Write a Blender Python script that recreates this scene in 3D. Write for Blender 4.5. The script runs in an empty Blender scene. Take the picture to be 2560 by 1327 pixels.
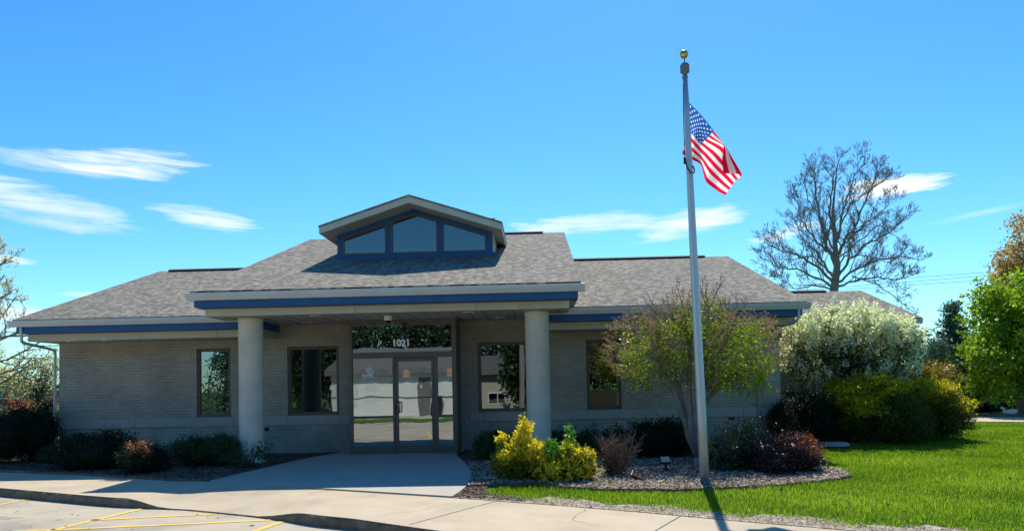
import bpy, math, random
import numpy as np
from mathutils import Matrix, Vector

# ------------------------------------------------------------------ camera
F, CX, CY = 1920.0, 1280.0, 892.0            # focal length and principal point in photo pixels
PITCH, ROLL, YAW = .034, .0205, .035
CAM = np.array([0, -17.6, 1.57])
def _axes():
    X = np.array([math.cos(YAW), math.sin(YAW), 0]); Fh = np.array([-math.sin(YAW), math.cos(YAW), 0]); Z = np.array([0, 0, 1.])
    W = Fh*math.cos(PITCH)+Z*math.sin(PITCH); U0 = -Fh*math.sin(PITCH)+Z*math.cos(PITCH)
    c, s = math.cos(ROLL), math.sin(ROLL)
    return c*X-s*U0, s*X+c*U0, W
AR, AU, AW = _axes()
def ray(px, py): return (px-CX)/F*AR+(CY-py)/F*AU+AW
def at_y(px, py, Y): d = ray(px, py); return CAM+d*(Y-CAM[1])/d[1]
def at_z(px, py, Z=0.0): d = ray(px, py); return CAM+d*(Z-CAM[2])/d[2]
def scale_at(p): return F/float((np.array(p)-CAM) @ AW)

sc = bpy.context.scene
cam = bpy.data.cameras.new('camera'); camo = bpy.data.objects.new('camera', cam); sc.collection.objects.link(camo)
cam.sensor_width = 36; cam.lens = F/2560*36
cam.shift_y = (CY-663.5)/2560; cam.clip_end = 2000; cam.clip_start = .05
M = Matrix(((AR[0], AU[0], -AW[0], CAM[0]), (AR[1], AU[1], -AW[1], CAM[1]), (AR[2], AU[2], -AW[2], CAM[2]), (0, 0, 0, 1)))
camo.matrix_world = M
sc.camera = camo
sc.view_settings.view_transform = 'Standard'; sc.view_settings.look = 'None'
sc.view_settings.exposure = 0.55; sc.view_settings.gamma = 1

# ------------------------------------------------------------------ sun and sky
SUN = Vector((.085, .63, .77)).normalized()
sl = bpy.data.lights.new('sun', 'SUN'); sl.energy = 4.2; sl.angle = math.radians(.5); sl.color = (1, .93, .80)
so = bpy.data.objects.new('sun', sl); sc.collection.objects.link(so)
so.rotation_euler = SUN.to_track_quat('Z', 'Y').to_euler()
w = bpy.data.worlds.new('World'); sc.world = w; w.use_nodes = True
nt = w.node_tree; nt.nodes.clear(); N = nt.nodes.new; LK = nt.links.new
out = N('ShaderNodeOutputWorld'); bg = N('ShaderNodeBackground'); sky = N('ShaderNodeTexSky')
sky.sky_type = 'NISHITA'; sky.sun_disc = False
sky.sun_elevation = math.asin(SUN.z); sky.sun_rotation = math.atan2(SUN.x, SUN.y)
sky.air_density = 1.0; sky.dust_density = 0.2; sky.ozone_density = 2.5
bg.inputs['Strength'].default_value = .115
hs = N('ShaderNodeHueSaturation'); hs.inputs['Saturation'].default_value = 1.3; hs.inputs['Value'].default_value = 1.0
LK(sky.outputs[0], hs.inputs['Color'])
tint = N('ShaderNodeMix'); tint.data_type = 'RGBA'; tint.blend_type = 'MULTIPLY'; tint.inputs[0].default_value = 1
tint.inputs[7].default_value = (.58, .92, 1.04, 1); LK(hs.outputs[0], tint.inputs[6])
tc = N('ShaderNodeTexCoord'); sp = N('ShaderNodeSeparateXYZ'); LK(tc.outputs['Generated'], sp.inputs[0])
def wm(op, a, b=None, c=None, clamp=False):
    n = N('ShaderNodeMath'); n.operation = op; n.use_clamp = clamp
    for i, v in enumerate((a, b, c)):
        if v is None: continue
        if isinstance(v, (int, float)): n.inputs[i].default_value = v
        else: LK(v, n.inputs[i])
    return n.outputs[0]
AZ = wm('ARCTAN2', sp.outputs[0], sp.outputs[1]); EL = wm('ARCSINE', sp.outputs[2])
# wispy streak noise in azimuth / elevation
cb = N('ShaderNodeCombineXYZ'); LK(wm('ADD', wm('MULTIPLY', AZ, 9.), wm('MULTIPLY', EL, 14.)), cb.inputs[0]); LK(wm('MULTIPLY', EL, 75.), cb.inputs[1])
nz = N('ShaderNodeTexNoise'); nz.inputs['Scale'].default_value = 1.0; nz.inputs['Detail'].default_value = 7; nz.inputs['Roughness'].default_value = .62; nz.inputs['Distortion'].default_value = .8
LK(cb.outputs[0], nz.inputs['Vector'])
cb2 = N('ShaderNodeCombineXYZ'); LK(wm('MULTIPLY', AZ, 16.), cb2.inputs[0]); LK(wm('MULTIPLY', EL, 40.), cb2.inputs[1])
nz2 = N('ShaderNodeTexNoise'); nz2.inputs['Scale'].default_value = 1.0; nz2.inputs['Detail'].default_value = 4
LK(cb2.outputs[0], nz2.inputs['Vector'])
mask = None
# centre px, half sizes px, tilt (deg, positive falls to the right), density
for cx, cy, hw, hh, tilt, dens in [(310, 412, 185, 34, -3, .95), (110, 405, 120, 24, 5, .5), (85, 500, 230, 42, 13, .65), (150, 555, 190, 22, 8, .45), (510, 545, 145, 25, 10, .85), (1470, 562, 205, 30, 0, .95),
                                   (1730, 553, 160, 32, -9, .85), (2225, 468, 122, 27, 1, 1.5), (1955, 585, 105, 15, -9, .75), (25, 650, 60, 11, 4, .8),
                                   (60, 790, 180, 34, 4, .7), (2445, 535, 90, 8, -5, .25), (1690, 590, 120, 10, -5, .35), (215, 735, 60, 6, 0, .5)]:
    d = ray(cx, cy); d = d/np.linalg.norm(d); az0 = math.atan2(d[0], d[1]); el0 = math.asin(d[2])
    t = math.radians(tilt)+ROLL*0-.02
    k = 1/F
    dx = wm('SUBTRACT', AZ, az0); dy = wm('SUBTRACT', EL, el0)
    u = wm('ADD', wm('MULTIPLY', dx, math.cos(t)/(hw*k)), wm('MULTIPLY', dy, -math.sin(t)/(hw*k)))
    v = wm('ADD', wm('MULTIPLY', dx, math.sin(t)/(hh*k)), wm('MULTIPLY', dy, math.cos(t)/(hh*k)))
    r2 = wm('ADD', wm('MULTIPLY', u, u), wm('MULTIPLY', v, v))
    f = wm('SUBTRACT', 1.0, r2)
    f = wm('ADD', f, wm('MULTIPLY', wm('SUBTRACT', nz.outputs[0], .52), 3.2))
    f = wm('ADD', f, wm('MULTIPLY', wm('SUBTRACT', nz2.outputs[0], .5), 1.2))
    f = wm('MULTIPLY', wm('MULTIPLY', f, .85, clamp=True), dens)
    edge = wm('MULTIPLY', wm('SUBTRACT', 2.2, r2), 1.2, clamp=True)
    f = wm('MULTIPLY', f, edge, clamp=True)
    mask = f if mask is None else wm('MAXIMUM', mask, f)
mx = N('ShaderNodeMix'); mx.data_type = 'RGBA'
LK(mask, mx.inputs[0]); LK(tint.outputs[2], mx.inputs[6]); mx.inputs[7].default_value = (6.4, 6.8, 7.1, 1)
LK(mx.outputs[2], bg.inputs['Color']); LK(bg.outputs[0], out.inputs[0])

# ------------------------------------------------------------------ helpers
random.seed(7)
COL = sc.collection
class MB:
    def __init__(s): s.v = []; s.f = []; s.m = []
    def add(s, vs, fs, mi=0):
        o = len(s.v); s.v += [tuple(map(float, p)) for p in vs]
        s.f += [tuple(i+o for i in f) for f in fs]; s.m += [mi]*len(fs); return s
    def box(s, x0, x1, y0, y1, z0, z1, mi=0):
        return s.add([(x0,y0,z0),(x1,y0,z0),(x1,y1,z0),(x0,y1,z0),(x0,y0,z1),(x1,y0,z1),(x1,y1,z1),(x0,y1,z1)],
                     [(0,3,2,1),(4,5,6,7),(0,1,5,4),(1,2,6,5),(2,3,7,6),(3,0,4,7)], mi)
    def quad(s, a, b, c, d, mi=0): return s.add([a,b,c,d], [(0,1,2,3)], mi)
    def prism_x(s, prof, x0, x1, mi=0):          # profile of (y,z), extruded along x
        n = len(prof); vs = [(x0,y,z) for y,z in prof]+[(x1,y,z) for y,z in prof]
        fs = [tuple(range(n)), tuple(range(2*n-1, n-1, -1))]+[(i, (i+1) % n+0, (i+1) % n+n, i+n)[::-1] for i in range(n)]
        return s.add(vs, fs, mi)
    def prism_y(s, prof, y0, y1, mi=0):          # profile of (x,z)
        n = len(prof); vs = [(x,y0,z) for x,z in prof]+[(x,y1,z) for x,z in prof]
        fs = [tuple(range(n)), tuple(range(2*n-1, n-1, -1))]+[(i, (i+1) % n, (i+1) % n+n, i+n)[::-1] for i in range(n)]
        return s.add(vs, fs, mi)
    def prism_z(s, prof, z0, z1, mi=0):
        n = len(prof); vs = [(x,y,z0) for x,y in prof]+[(x,y,z1) for x,y in prof]
        fs = [tuple(range(n))[::-1], tuple(range(n, 2*n))]+[(i, (i+1) % n, (i+1) % n+n, i+n) for i in range(n)]
        return s.add(vs, fs, mi)
    def lathe(s, c, prof, n=24, mi=0):           # profile of (r,z)
        o = len(s.v); k = len(prof)
        for r, z in prof:
            for i in range(n):
                a = 2*math.pi*i/n; s.v.append((c[0]+r*math.cos(a), c[1]+r*math.sin(a), c[2]+z))
        for j in range(k-1):
            for i in range(n):
                s.f.append((o+j*n+i, o+j*n+(i+1) % n, o+(j+1)*n+(i+1) % n, o+(j+1)*n+i)); s.m.append(mi)
        s.f.append(tuple(o+i for i in range(n))[::-1]); s.f.append(tuple(o+(k-1)*n+i for i in range(n))); s.m += [mi, mi]
        return s
    def tube(s, pts, rad, n=6, mi=0, caps=True):
        o = len(s.v); pts = [Vector(p) for p in pts]
        if not hasattr(rad, '__len__'): rad = [rad]*len(pts)
        prev = None
        for i, p in enumerate(pts):
            d = (pts[min(i+1, len(pts)-1)]-pts[max(i-1, 0)]).normalized()
            if prev is None: a = d.orthogonal().normalized()
            else: a = (prev-d*prev.dot(d)); a = a.normalized() if a.length > 1e-6 else d.orthogonal().normalized()
            prev = a; b = d.cross(a)
            for k in range(n):
                t = 2*math.pi*k/n; q = p+(a*math.cos(t)+b*math.sin(t))*rad[i]; s.v.append((q.x, q.y, q.z))
        for i in range(len(pts)-1):
            for k in range(n):
                s.f.append((o+i*n+k, o+i*n+(k+1) % n, o+(i+1)*n+(k+1) % n, o+(i+1)*n+k)); s.m.append(mi)
        if caps and n > 3:
            s.f.append(tuple(o+k for k in range(n))[::-1]); s.f.append(tuple(o+(len(pts)-1)*n+k for k in range(n))); s.m += [mi, mi]
        return s
    def build(s, name, mats, parent=None, smooth=False, bevel=0):
        me = bpy.data.meshes.new(name); me.from_pydata(s.v, [], s.f)
        mats = mats if isinstance(mats, (list, tuple)) else [mats]
        for m in mats: me.materials.append(m)
        if len(mats) > 1: me.polygons.foreach_set('material_index', s.m)
        if smooth: me.polygons.foreach_set('use_smooth', [True]*len(me.polygons))
        me.update()
        o = bpy.data.objects.new(name, me); COL.objects.link(o)
        if parent is not None:
            o.parent = parent; o.matrix_parent_inverse = parent.matrix_world.inverted() if False else Matrix.Translation(-Vector(parent_loc(parent)))
        if bevel:
            b = o.modifiers.new('bevel', 'BEVEL'); b.width = bevel; b.segments = 2; b.limit_method = 'ANGLE'
        return o
def parent_loc(p):
    l = Vector(p.location)
    while p.parent is not None and p.type == 'EMPTY': p = p.parent; l += Vector(p.location)
    return l if True else l
def tag(o, label=None, cat=None, group=None, kind=None):
    if label: o['label'] = label
    if cat: o['category'] = cat
    if group: o['group'] = group
    if kind: o['kind'] = kind
    return o
def thing(name, label, cat, loc=(0,0,0), group=None):
    o = bpy.data.objects.new(name, None); COL.objects.link(o); o.location = loc; o.empty_display_size = .2
    return tag(o, label, cat, group)
def np_mesh(name, V, Fc, mat, parent=None, tone=None, nper=4, smooth=False):
    me = bpy.data.meshes.new(name); nf = len(Fc)
    me.vertices.add(len(V)); me.vertices.foreach_set('co', np.ascontiguousarray(V, dtype=np.float32).ravel())
    me.loops.add(nf*nper); me.loops.foreach_set('vertex_index', np.ascontiguousarray(Fc, dtype=np.int32).ravel())
    me.polygons.add(nf); me.polygons.foreach_set('loop_start', np.arange(nf, dtype=np.int32)*nper)
    me.polygons.foreach_set('loop_total', np.full(nf, nper, dtype=np.int32))
    if tone is not None:
        a = me.attributes.new('tone', 'FLOAT', 'FACE'); a.data.foreach_set('value', np.ascontiguousarray(tone, dtype=np.float32))
    me.materials.append(mat); me.update(calc_edges=True); me.validate()
    o = bpy.data.objects.new(name, me); COL.objects.link(o)
    if parent is not None:
        o.parent = parent; o.matrix_parent_inverse = Matrix.Translation(-Vector(parent.location))
    return o

# ------------------------------------------------------------------ materials
def mat(name):
    m = bpy.data.materials.new(name); m.use_nodes = True; m.node_tree.nodes.clear(); return m
def nodes(m):
    t = m.node_tree
    def n(ty, **kw):
        x = t.nodes.new(ty)
        for k, v in kw.items(): setattr(x, k, v)
        return x
    def l(a, b): t.links.new(a, b)
    return n, l
def rgba(c): return (c[0], c[1], c[2], 1)
def noisy(name, c1, c2, scale=8, detail=6, rough=.85, bump=.0, bscale=None, spec=.3, c3=None, scale3=1.2, amt3=.5, metallic=0, coord='Object', stretch=(1,1,1)):
    m = mat(name); n, l = nodes(m)
    o = n('ShaderNodeOutputMaterial'); b = n('ShaderNodeBsdfPrincipled'); l(b.outputs[0], o.inputs[0])
    tcn = n('ShaderNodeTexCoord'); mp = n('ShaderNodeMapping'); mp.inputs['Scale'].default_value = stretch; l(tcn.outputs[coord], mp.inputs[0])
    t = n('ShaderNodeTexNoise'); t.inputs['Scale'].default_value = scale; t.inputs['Detail'].default_value = detail; t.inputs['Roughness'].default_value = .65
    l(mp.outputs[0], t.inputs['Vector'])
    r = n('ShaderNodeValToRGB'); r.color_ramp.elements[0].position = .33; r.color_ramp.elements[1].position = .67
    r.color_ramp.elements[0].color = rgba(c1); r.color_ramp.elements[1].color = rgba(c2); l(t.outputs[0], r.inputs[0])
    col = r.outputs[0]
    if c3:
        t3 = n('ShaderNodeTexNoise'); t3.inputs['Scale'].default_value = scale3; t3.inputs['Detail'].default_value = 5; l(mp.outputs[0], t3.inputs['Vector'])
        r3 = n('ShaderNodeValToRGB'); r3.color_ramp.elements[0].position = .5; r3.color_ramp.elements[1].position = .72
        r3.color_ramp.elements[0].color = (0,0,0,1); r3.color_ramp.elements[1].color = (amt3,amt3,amt3,1); l(t3.outputs[0], r3.inputs[0])
        x = n('ShaderNodeMix', data_type='RGBA'); l(r3.outputs[0], x.inputs[0]); l(col, x.inputs[6]); x.inputs[7].default_value = rgba(c3); col = x.outputs[2]
    l(col, b.inputs['Base Color']); b.inputs['Roughness'].default_value = rough; b.inputs['Metallic'].default_value = metallic
    b.inputs['Specular IOR Level'].default_value = spec
    if bump:
        t2 = n('ShaderNodeTexNoise'); t2.inputs['Scale'].default_value = bscale or scale*4; t2.inputs['Detail'].default_value = 5; l(mp.outputs[0], t2.inputs['Vector'])
        bn = n('ShaderNodeBump'); bn.inputs['Strength'].default_value = bump; bn.inputs['Distance'].default_value = .02
        l(t2.outputs[0], bn.inputs['Height']); l(bn.outputs[0], b.inputs['Normal'])
    return m

def brick_mat(name, c1, c2, mortar, bw=.203, bh=.0677):
    m = mat(name); n, l = nodes(m)
    o = n('ShaderNodeOutputMaterial'); b = n('ShaderNodeBsdfPrincipled'); l(b.outputs[0], o.inputs[0])
    g = n('ShaderNodeTexCoord'); s = n('ShaderNodeSeparateXYZ'); l(g.outputs['Object'], s.inputs[0])
    ad = n('ShaderNodeMath', operation='ADD'); l(s.outputs[0], ad.inputs[0]); l(s.outputs[1], ad.inputs[1])
    c = n('ShaderNodeCombineXYZ'); l(ad.outputs[0], c.inputs[0]); l(s.outputs[2], c.inputs[1])
    t = n('ShaderNodeTexBrick'); t.inputs['Scale'].default_value = 1; t.inputs['Brick Width'].default_value = bw; t.inputs['Row Height'].default_value = bh
    t.inputs['Mortar Size'].default_value = .006; t.inputs['Mortar Smooth'].default_value = .3; t.inputs['Bias'].default_value = 0
    t.inputs['Color1'].default_value = rgba(c1); t.inputs['Color2'].default_value = rgba(c2); t.inputs['Mortar'].default_value = rgba(mortar)
    l(c.outputs[0], t.inputs['Vector'])
    nz = n('ShaderNodeTexNoise'); nz.inputs['Scale'].default_value = 1.1; nz.inputs['Detail'].default_value = 6; l(g.outputs['Object'], nz.inputs['Vector'])
    mr = n('ShaderNodeMapRange'); mr.inputs[1].default_value = .3; mr.inputs[2].default_value = .7; mr.inputs[3].default_value = .84; mr.inputs[4].default_value = 1.14; l(nz.outputs[0], mr.inputs[0])
    x = n('ShaderNodeVectorMath', operation='SCALE'); l(t.outputs['Color'], x.inputs[0]); l(mr.outputs[0], x.inputs['Scale'])
    l(x.outputs[0], b.inputs['Base Color']); b.inputs['Roughness'].default_value = .9; b.inputs['Specular IOR Level'].default_value = .2
    bn = n('ShaderNodeBump'); bn.inputs['Strength'].default_value = .7; bn.inputs['Distance'].default_value = .008; bn.invert = True
    l(t.outputs['Fac'], bn.inputs['Height']); l(bn.outputs[0], b.inputs['Normal'])
    return m

def shingle_mat(name):
    m = mat(name); n, l = nodes(m)
    o = n('ShaderNodeOutputMaterial'); b = n('ShaderNodeBsdfPrincipled'); l(b.outputs[0], o.inputs[0])
    g = n('ShaderNodeTexCoord'); s = n('ShaderNodeSeparateXYZ'); l(g.outputs['Object'], s.inputs[0])
    yy = n('ShaderNodeMath', operation='MULTIPLY'); l(s.outputs[1], yy.inputs[0]); yy.inputs[1].default_value = 1.05
    c = n('ShaderNodeCombineXYZ'); l(s.outputs[0], c.inputs[0]); l(yy.outputs[0], c.inputs[1])
    dv = n('ShaderNodeMath', operation='DIVIDE'); l(yy.outputs[0], dv.inputs[0]); dv.inputs[1].default_value = .145
    fl = n('ShaderNodeMath', operation='FLOOR'); l(dv.outputs[0], fl.inputs[0])
    def rowcell(fx, fy):
        c2 = n('ShaderNodeCombineXYZ'); a = n('ShaderNodeMath', operation='MULTIPLY'); l(s.outputs[0], a.inputs[0]); a.inputs[1].default_value = fx
        l(a.outputs[0], c2.inputs[0]); m7 = n('ShaderNodeMath', operation='MULTIPLY'); l(fl.outputs[0], m7.inputs[0]); m7.inputs[1].default_value = fy; l(m7.outputs[0], c2.inputs[1])
        nz = n('ShaderNodeTexNoise'); nz.inputs['Scale'].default_value = 1; nz.inputs['Detail'].default_value = 1; l(c2.outputs[0], nz.inputs['Vector']); return nz.outputs[0]
    r = n('ShaderNodeValToRGB'); r.color_ramp.interpolation = 'CONSTANT'; e = r.color_ramp.elements
    e[0].position = 0; e[0].color = (.180,.166,.136,1); e[1].position = .40; e[1].color = (.212,.196,.162,1)
    e2 = e.new(.5); e2.color = (.250,.232,.192,1); e3 = e.new(.6); e3.color = (.300,.280,.234,1)
    l(rowcell(7.5, 7.31), r.inputs[0])
    # shadow line under the raised tabs: a dark dash at the bottom of a course, here and there
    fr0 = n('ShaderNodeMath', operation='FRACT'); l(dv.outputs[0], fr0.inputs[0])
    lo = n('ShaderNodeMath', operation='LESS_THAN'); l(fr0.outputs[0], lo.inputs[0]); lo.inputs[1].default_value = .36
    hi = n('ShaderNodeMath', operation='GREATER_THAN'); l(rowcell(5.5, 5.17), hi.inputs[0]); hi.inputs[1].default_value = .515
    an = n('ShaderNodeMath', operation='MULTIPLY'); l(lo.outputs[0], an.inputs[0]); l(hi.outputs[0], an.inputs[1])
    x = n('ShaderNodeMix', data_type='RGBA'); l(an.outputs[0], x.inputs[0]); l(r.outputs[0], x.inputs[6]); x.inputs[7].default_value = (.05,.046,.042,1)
    n3 = n('ShaderNodeTexNoise'); n3.inputs['Scale'].default_value = .6; n3.inputs['Detail'].default_value = 4; l(g.outputs['Object'], n3.inputs['Vector'])
    mr = n('ShaderNodeMapRange'); mr.inputs[1].default_value = .3; mr.inputs[2].default_value = .7; mr.inputs[3].default_value = .95; mr.inputs[4].default_value = 1.05; l(n3.outputs[0], mr.inputs[0])
    y = n('ShaderNodeVectorMath', operation='SCALE'); l(x.outputs[2], y.inputs[0]); l(mr.outputs[0], y.inputs['Scale'])
    l(y.outputs[0], b.inputs['Base Color']); b.inputs['Roughness'].default_value = .95; b.inputs['Specular IOR Level'].default_value = .15
    # each course steps down at its lower edge
    fr = n('ShaderNodeMath', operation='FRACT'); l(dv.outputs[0], fr.inputs[0]); sb = n('ShaderNodeMath', operation='SUBTRACT'); sb.inputs[0].default_value = 1; l(fr.outputs[0], sb.inputs[1])
    bn = n('ShaderNodeBump'); bn.inputs['Strength'].default_value = .6; bn.inputs['Distance'].default_value = .012; l(sb.outputs[0], bn.inputs['Height']); l(bn.outputs[0], b.inputs['Normal'])
    return m

def glass_mat(name, refl=.36, tintc=(.32,.36,.36), wav=.004):
    m = mat(name); n, l = nodes(m)
    o = n('ShaderNodeOutputMaterial'); mix = n('ShaderNodeMixShader'); l(mix.outputs[0], o.inputs[0])
    tr = n('ShaderNodeBsdfTransparent'); tr.inputs[0].default_value = rgba(tintc)
    gl = n('ShaderNodeBsdfGlossy'); gl.inputs['Color'].default_value = (.86,.93,.95,1); gl.inputs['Roughness'].default_value = .0
    fz = n('ShaderNodeFresnel'); fz.inputs[0].default_value = 1.5
    a = n('ShaderNodeMath', operation='ADD', use_clamp=True); l(fz.outputs[0], a.inputs[0]); a.inputs[1].default_value = refl-.04
    l(a.outputs[0], mix.inputs[0]); l(tr.outputs[0], mix.inputs[1]); l(gl.outputs[0], mix.inputs[2])
    g = n('ShaderNodeTexCoord'); mp = n('ShaderNodeMapping'); mp.inputs['Scale'].default_value = (1.6, 1.6, .9); l(g.outputs['Object'], mp.inputs[0])
    t = n('ShaderNodeTexNoise'); t.inputs['Scale'].default_value = 1.3; t.inputs['Detail'].default_value = 2; l(mp.outputs[0], t.inputs['Vector'])
    bn = n('ShaderNodeBump'); bn.inputs['Strength'].default_value = 1; bn.inputs['Distance'].default_value = wav; l(t.outputs[0], bn.inputs['Height']); l(bn.outputs[0], gl.inputs['Normal'])
    return m

def leaf_mat(name, cols, trans=.35, rough=.45, spec=.35):
    m = mat(name); n, l = nodes(m)
    o = n('ShaderNodeOutputMaterial'); b = n('ShaderNodeBsdfPrincipled'); tr = n('ShaderNodeBsdfTranslucent'); mx = n('ShaderNodeMixShader'); mx.inputs[0].default_value = trans
    at = n('ShaderNodeAttribute', attribute_name='tone'); r = n('ShaderNodeValToRGB'); e = r.color_ramp.elements
    e[0].position = 0; e[0].color = rgba(cols[0]); e[1].position = 1; e[1].color = rgba(cols[-1])
    for i, c in enumerate(cols[1:-1]): q = e.new((i+1)/(len(cols)-1)); q.color = rgba(c)
    l(at.outputs['Fac'], r.inputs[0]); l(r.outputs[0], b.inputs['Base Color'])
    sc2 = n('ShaderNodeVectorMath', operation='MULTIPLY'); l(r.outputs[0], sc2.inputs[0]); sc2.inputs[1].default_value = (1.25,1.35,.7); l(sc2.outputs[0], tr.inputs[0])
    b.inputs['Roughness'].default_value = rough; b.inputs['Specular IOR Level'].default_value = spec
    l(b.outputs[0], mx.inputs[1]); l(tr.outputs[0], mx.inputs[2]); l(mx.outputs[0], o.inputs[0])
    return m

m_brick = brick_mat('painted_brick', (.35,.32,.265), (.415,.38,.32), (.275,.255,.215))
m_redbrick = brick_mat('red_brick', (.30,.08,.06), (.38,.12,.09), (.3,.25,.22))
m_band = noisy('cast_stone', (.36,.345,.315), (.42,.40,.37), 5, rough=.85, bump=.15, bscale=60)
m_cream = noisy('cream_siding', (.50,.48,.38), (.57,.545,.44), 3, rough=.7)
m_blue = noisy('blue_board', (.020,.085,.235), (.026,.105,.28), 3, rough=.5, stretch=(1,8,8))
m_gutter = noisy('gutter_aluminium', (.50,.53,.52), (.56,.59,.575), 2, rough=.45, spec=.45)
m_soffit = noisy('soffit_panel', (.42,.40,.36), (.46,.44,.40), 3, rough=.75)
m_column = noisy('column_render', (.61,.59,.51), (.69,.67,.585), 2.5, rough=.85, bump=.2, bscale=90, c3=(.48,.46,.39), scale3=2.2, amt3=.45)
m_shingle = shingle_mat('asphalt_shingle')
m_dark = noisy('dark_vent', (.035,.025,.02), (.05,.035,.03), 6)
m_bronze = noisy('bronze_frame', (.105,.082,.062), (.13,.102,.078), 8, rough=.42, spec=.45)
m_black = noisy('black_metal', (.012,.012,.012), (.02,.02,.02), 8, rough=.4)
m_white = noisy('white_plastic', (.74,.74,.72), (.78,.78,.76), 5, rough=.5)
m_glass = glass_mat('window_glass', .24, (.22,.26,.27), .0006)
m_glassd = glass_mat('door_glass', .36, (.34,.36,.36), .0016)
m_glassb = glass_mat('dormer_glass', .16, (.10,.13,.15), .0006)
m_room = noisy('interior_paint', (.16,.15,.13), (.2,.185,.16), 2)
m_concrete = noisy('concrete_walk', (.46,.375,.26), (.55,.46,.335), 1.3, detail=10, rough=.9, bump=.25, bscale=120, c3=(.34,.29,.22), scale3=1.1, amt3=.6)
m_slab = noisy('concrete_slab', (.40,.37,.31), (.47,.435,.37), 1.6, detail=10, rough=.9, bump=.25, bscale=120)
m_parking = noisy('parking_surface', (.42,.36,.265), (.52,.45,.34), 1.1, detail=12, rough=.92, bump=.3, bscale=90, c3=(.24,.225,.195), scale3=.8, amt3=.8)
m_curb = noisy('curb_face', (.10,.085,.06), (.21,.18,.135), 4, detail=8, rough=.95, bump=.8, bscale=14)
m_joint = noisy('joint_dirt_shade', (.14,.12,.10), (.22,.19,.16), 20)
m_yellow = noisy('yellow_paint', (.72,.46,.05), (.80,.56,.12), 6, detail=8, rough=.8, c3=(.5,.42,.25), scale3=9, amt3=.6)
m_soil = noisy('mulch_soil', (.10,.07,.045), (.22,.17,.125), 16, detail=8, rough=1, bump=1, bscale=40, c3=(.33,.26,.19), scale3=11, amt3=.7)
m_dirt = noisy('bare_soil', (.26,.21,.15), (.54,.48,.38), 9, detail=10, rough=1, bump=.7, bscale=40)
m_grass = noisy('lawn_turf', (.045,.105,.012), (.085,.17,.022), 5, detail=9, rough=.9, bump=1, bscale=60, c3=(.12,.2,.03), scale3=.5, amt3=.6, spec=.1)
m_bark = noisy('bark', (.18,.15,.125), (.32,.28,.235), 14, detail=8, rough=.95, bump=.6, bscale=40, stretch=(1,1,.3))
m_barkd = noisy('dark_bark', (.05,.04,.035), (.10,.085,.07), 14, rough=.95)
m_pole = noisy('brushed_aluminium', (.46,.50,.52), (.52,.56,.58), 3, rough=.42, metallic=.55, spec=.5, stretch=(1,1,.05))
m_polehd = noisy('cast_cap', (.16,.18,.18), (.22,.24,.24), 6, rough=.5, metallic=.3)
m_gold = noisy('gold_ball', (.55,.36,.09), (.65,.45,.14), 6, rough=.22, metallic=.9)

def box_obj(name, m, parent, *b, bevel=0):
    return MB().box(*b).build(name, m, parent, bevel=bevel)

# ------------------------------------------------------------------ ground
def poly(name, pts, z, m, kind='structure'):
    me = bpy.data.meshes.new(name)
    zz = z if callable(z) else (lambda x, y: z)
    vs = [(x, y, zz(x, y)) for x, y in pts]
    area = sum(pts[i][0]*pts[(i+1) % len(pts)][1]-pts[(i+1) % len(pts)][0]*pts[i][1] for i in range(len(pts)))
    idx = list(range(len(pts)))
    if area < 0: idx = idx[::-1]
    me.from_pydata(vs, [], [idx]); me.materials.append(m); me.update()
    o = bpy.data.objects.new(name, me); COL.objects.link(o); o['kind'] = kind
    return o
CURB = [(-26, 3.5), (-11.0, -4.06), (-9.01, -5.06), (-7.31, -5.93), (-6.41, -6.37), (-5.45, -6.72), (-5.0, -6.86), (-3.93, -7.42), (-3.4, -7.75), (-2.78, -8.2), (-2.25, -8.49), (-1.75, -8.86), (-1.22, -9.25), (1.5, -11.1), (8, -15.4), (20, -23.4)]
BACK = [(-26, 5.3), (-14, -1.2), (-10.82, -2.55), (-8.81, -3.29), (-7.33, -4.02), (-6.28, -4.55), (-5.69, -4.62), (-4.6, -5.2), (-3.51, -5.8), (-2.4, -6.36), (-1.24, -6.94), (.13, -7.7), (1.17, -8.33), (2.06, -8.94), (3.18, -9.64), (10, -13.8), (22, -21.2)]
def interp(P, x):
    for (x0, y0), (x1, y1) in zip(P, P[1:]):
        if x0 <= x <= x1: return y0+(y1-y0)*(x-x0)/(x1-x0)
    return P[-1][1] if x > P[-1][0] else P[0][1]
poly('ground', [(-400,-400),(400,-400),(400,600),(-400,600)], -.22, m_grass)
# lawn on the building's side of the walk
lawn_pts = [(x, y+.0) for x, y in BACK]+[(200, -21.2), (300, 400), (-300, 400), (-300, 5.3)]
poly('lawn', [(x-.15, y-.3) for x, y in BACK if not -6.6 < x < -2.4]+lawn_pts[len(BACK):], -.002, m_grass)
# parking lot in front
poly('parking_lot', [(x, y) for x, y in CURB]+[(40, -23.4), (40, -27), (-40, -27), (-40, 3.5)], -.13, m_parking)
poly('verge', [(-40, -23.2), (-40, -19.4), (-14, -19.1), (3, -19.9), (40, -20.2), (40, -23.2)], -.12, m_grass)
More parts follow.
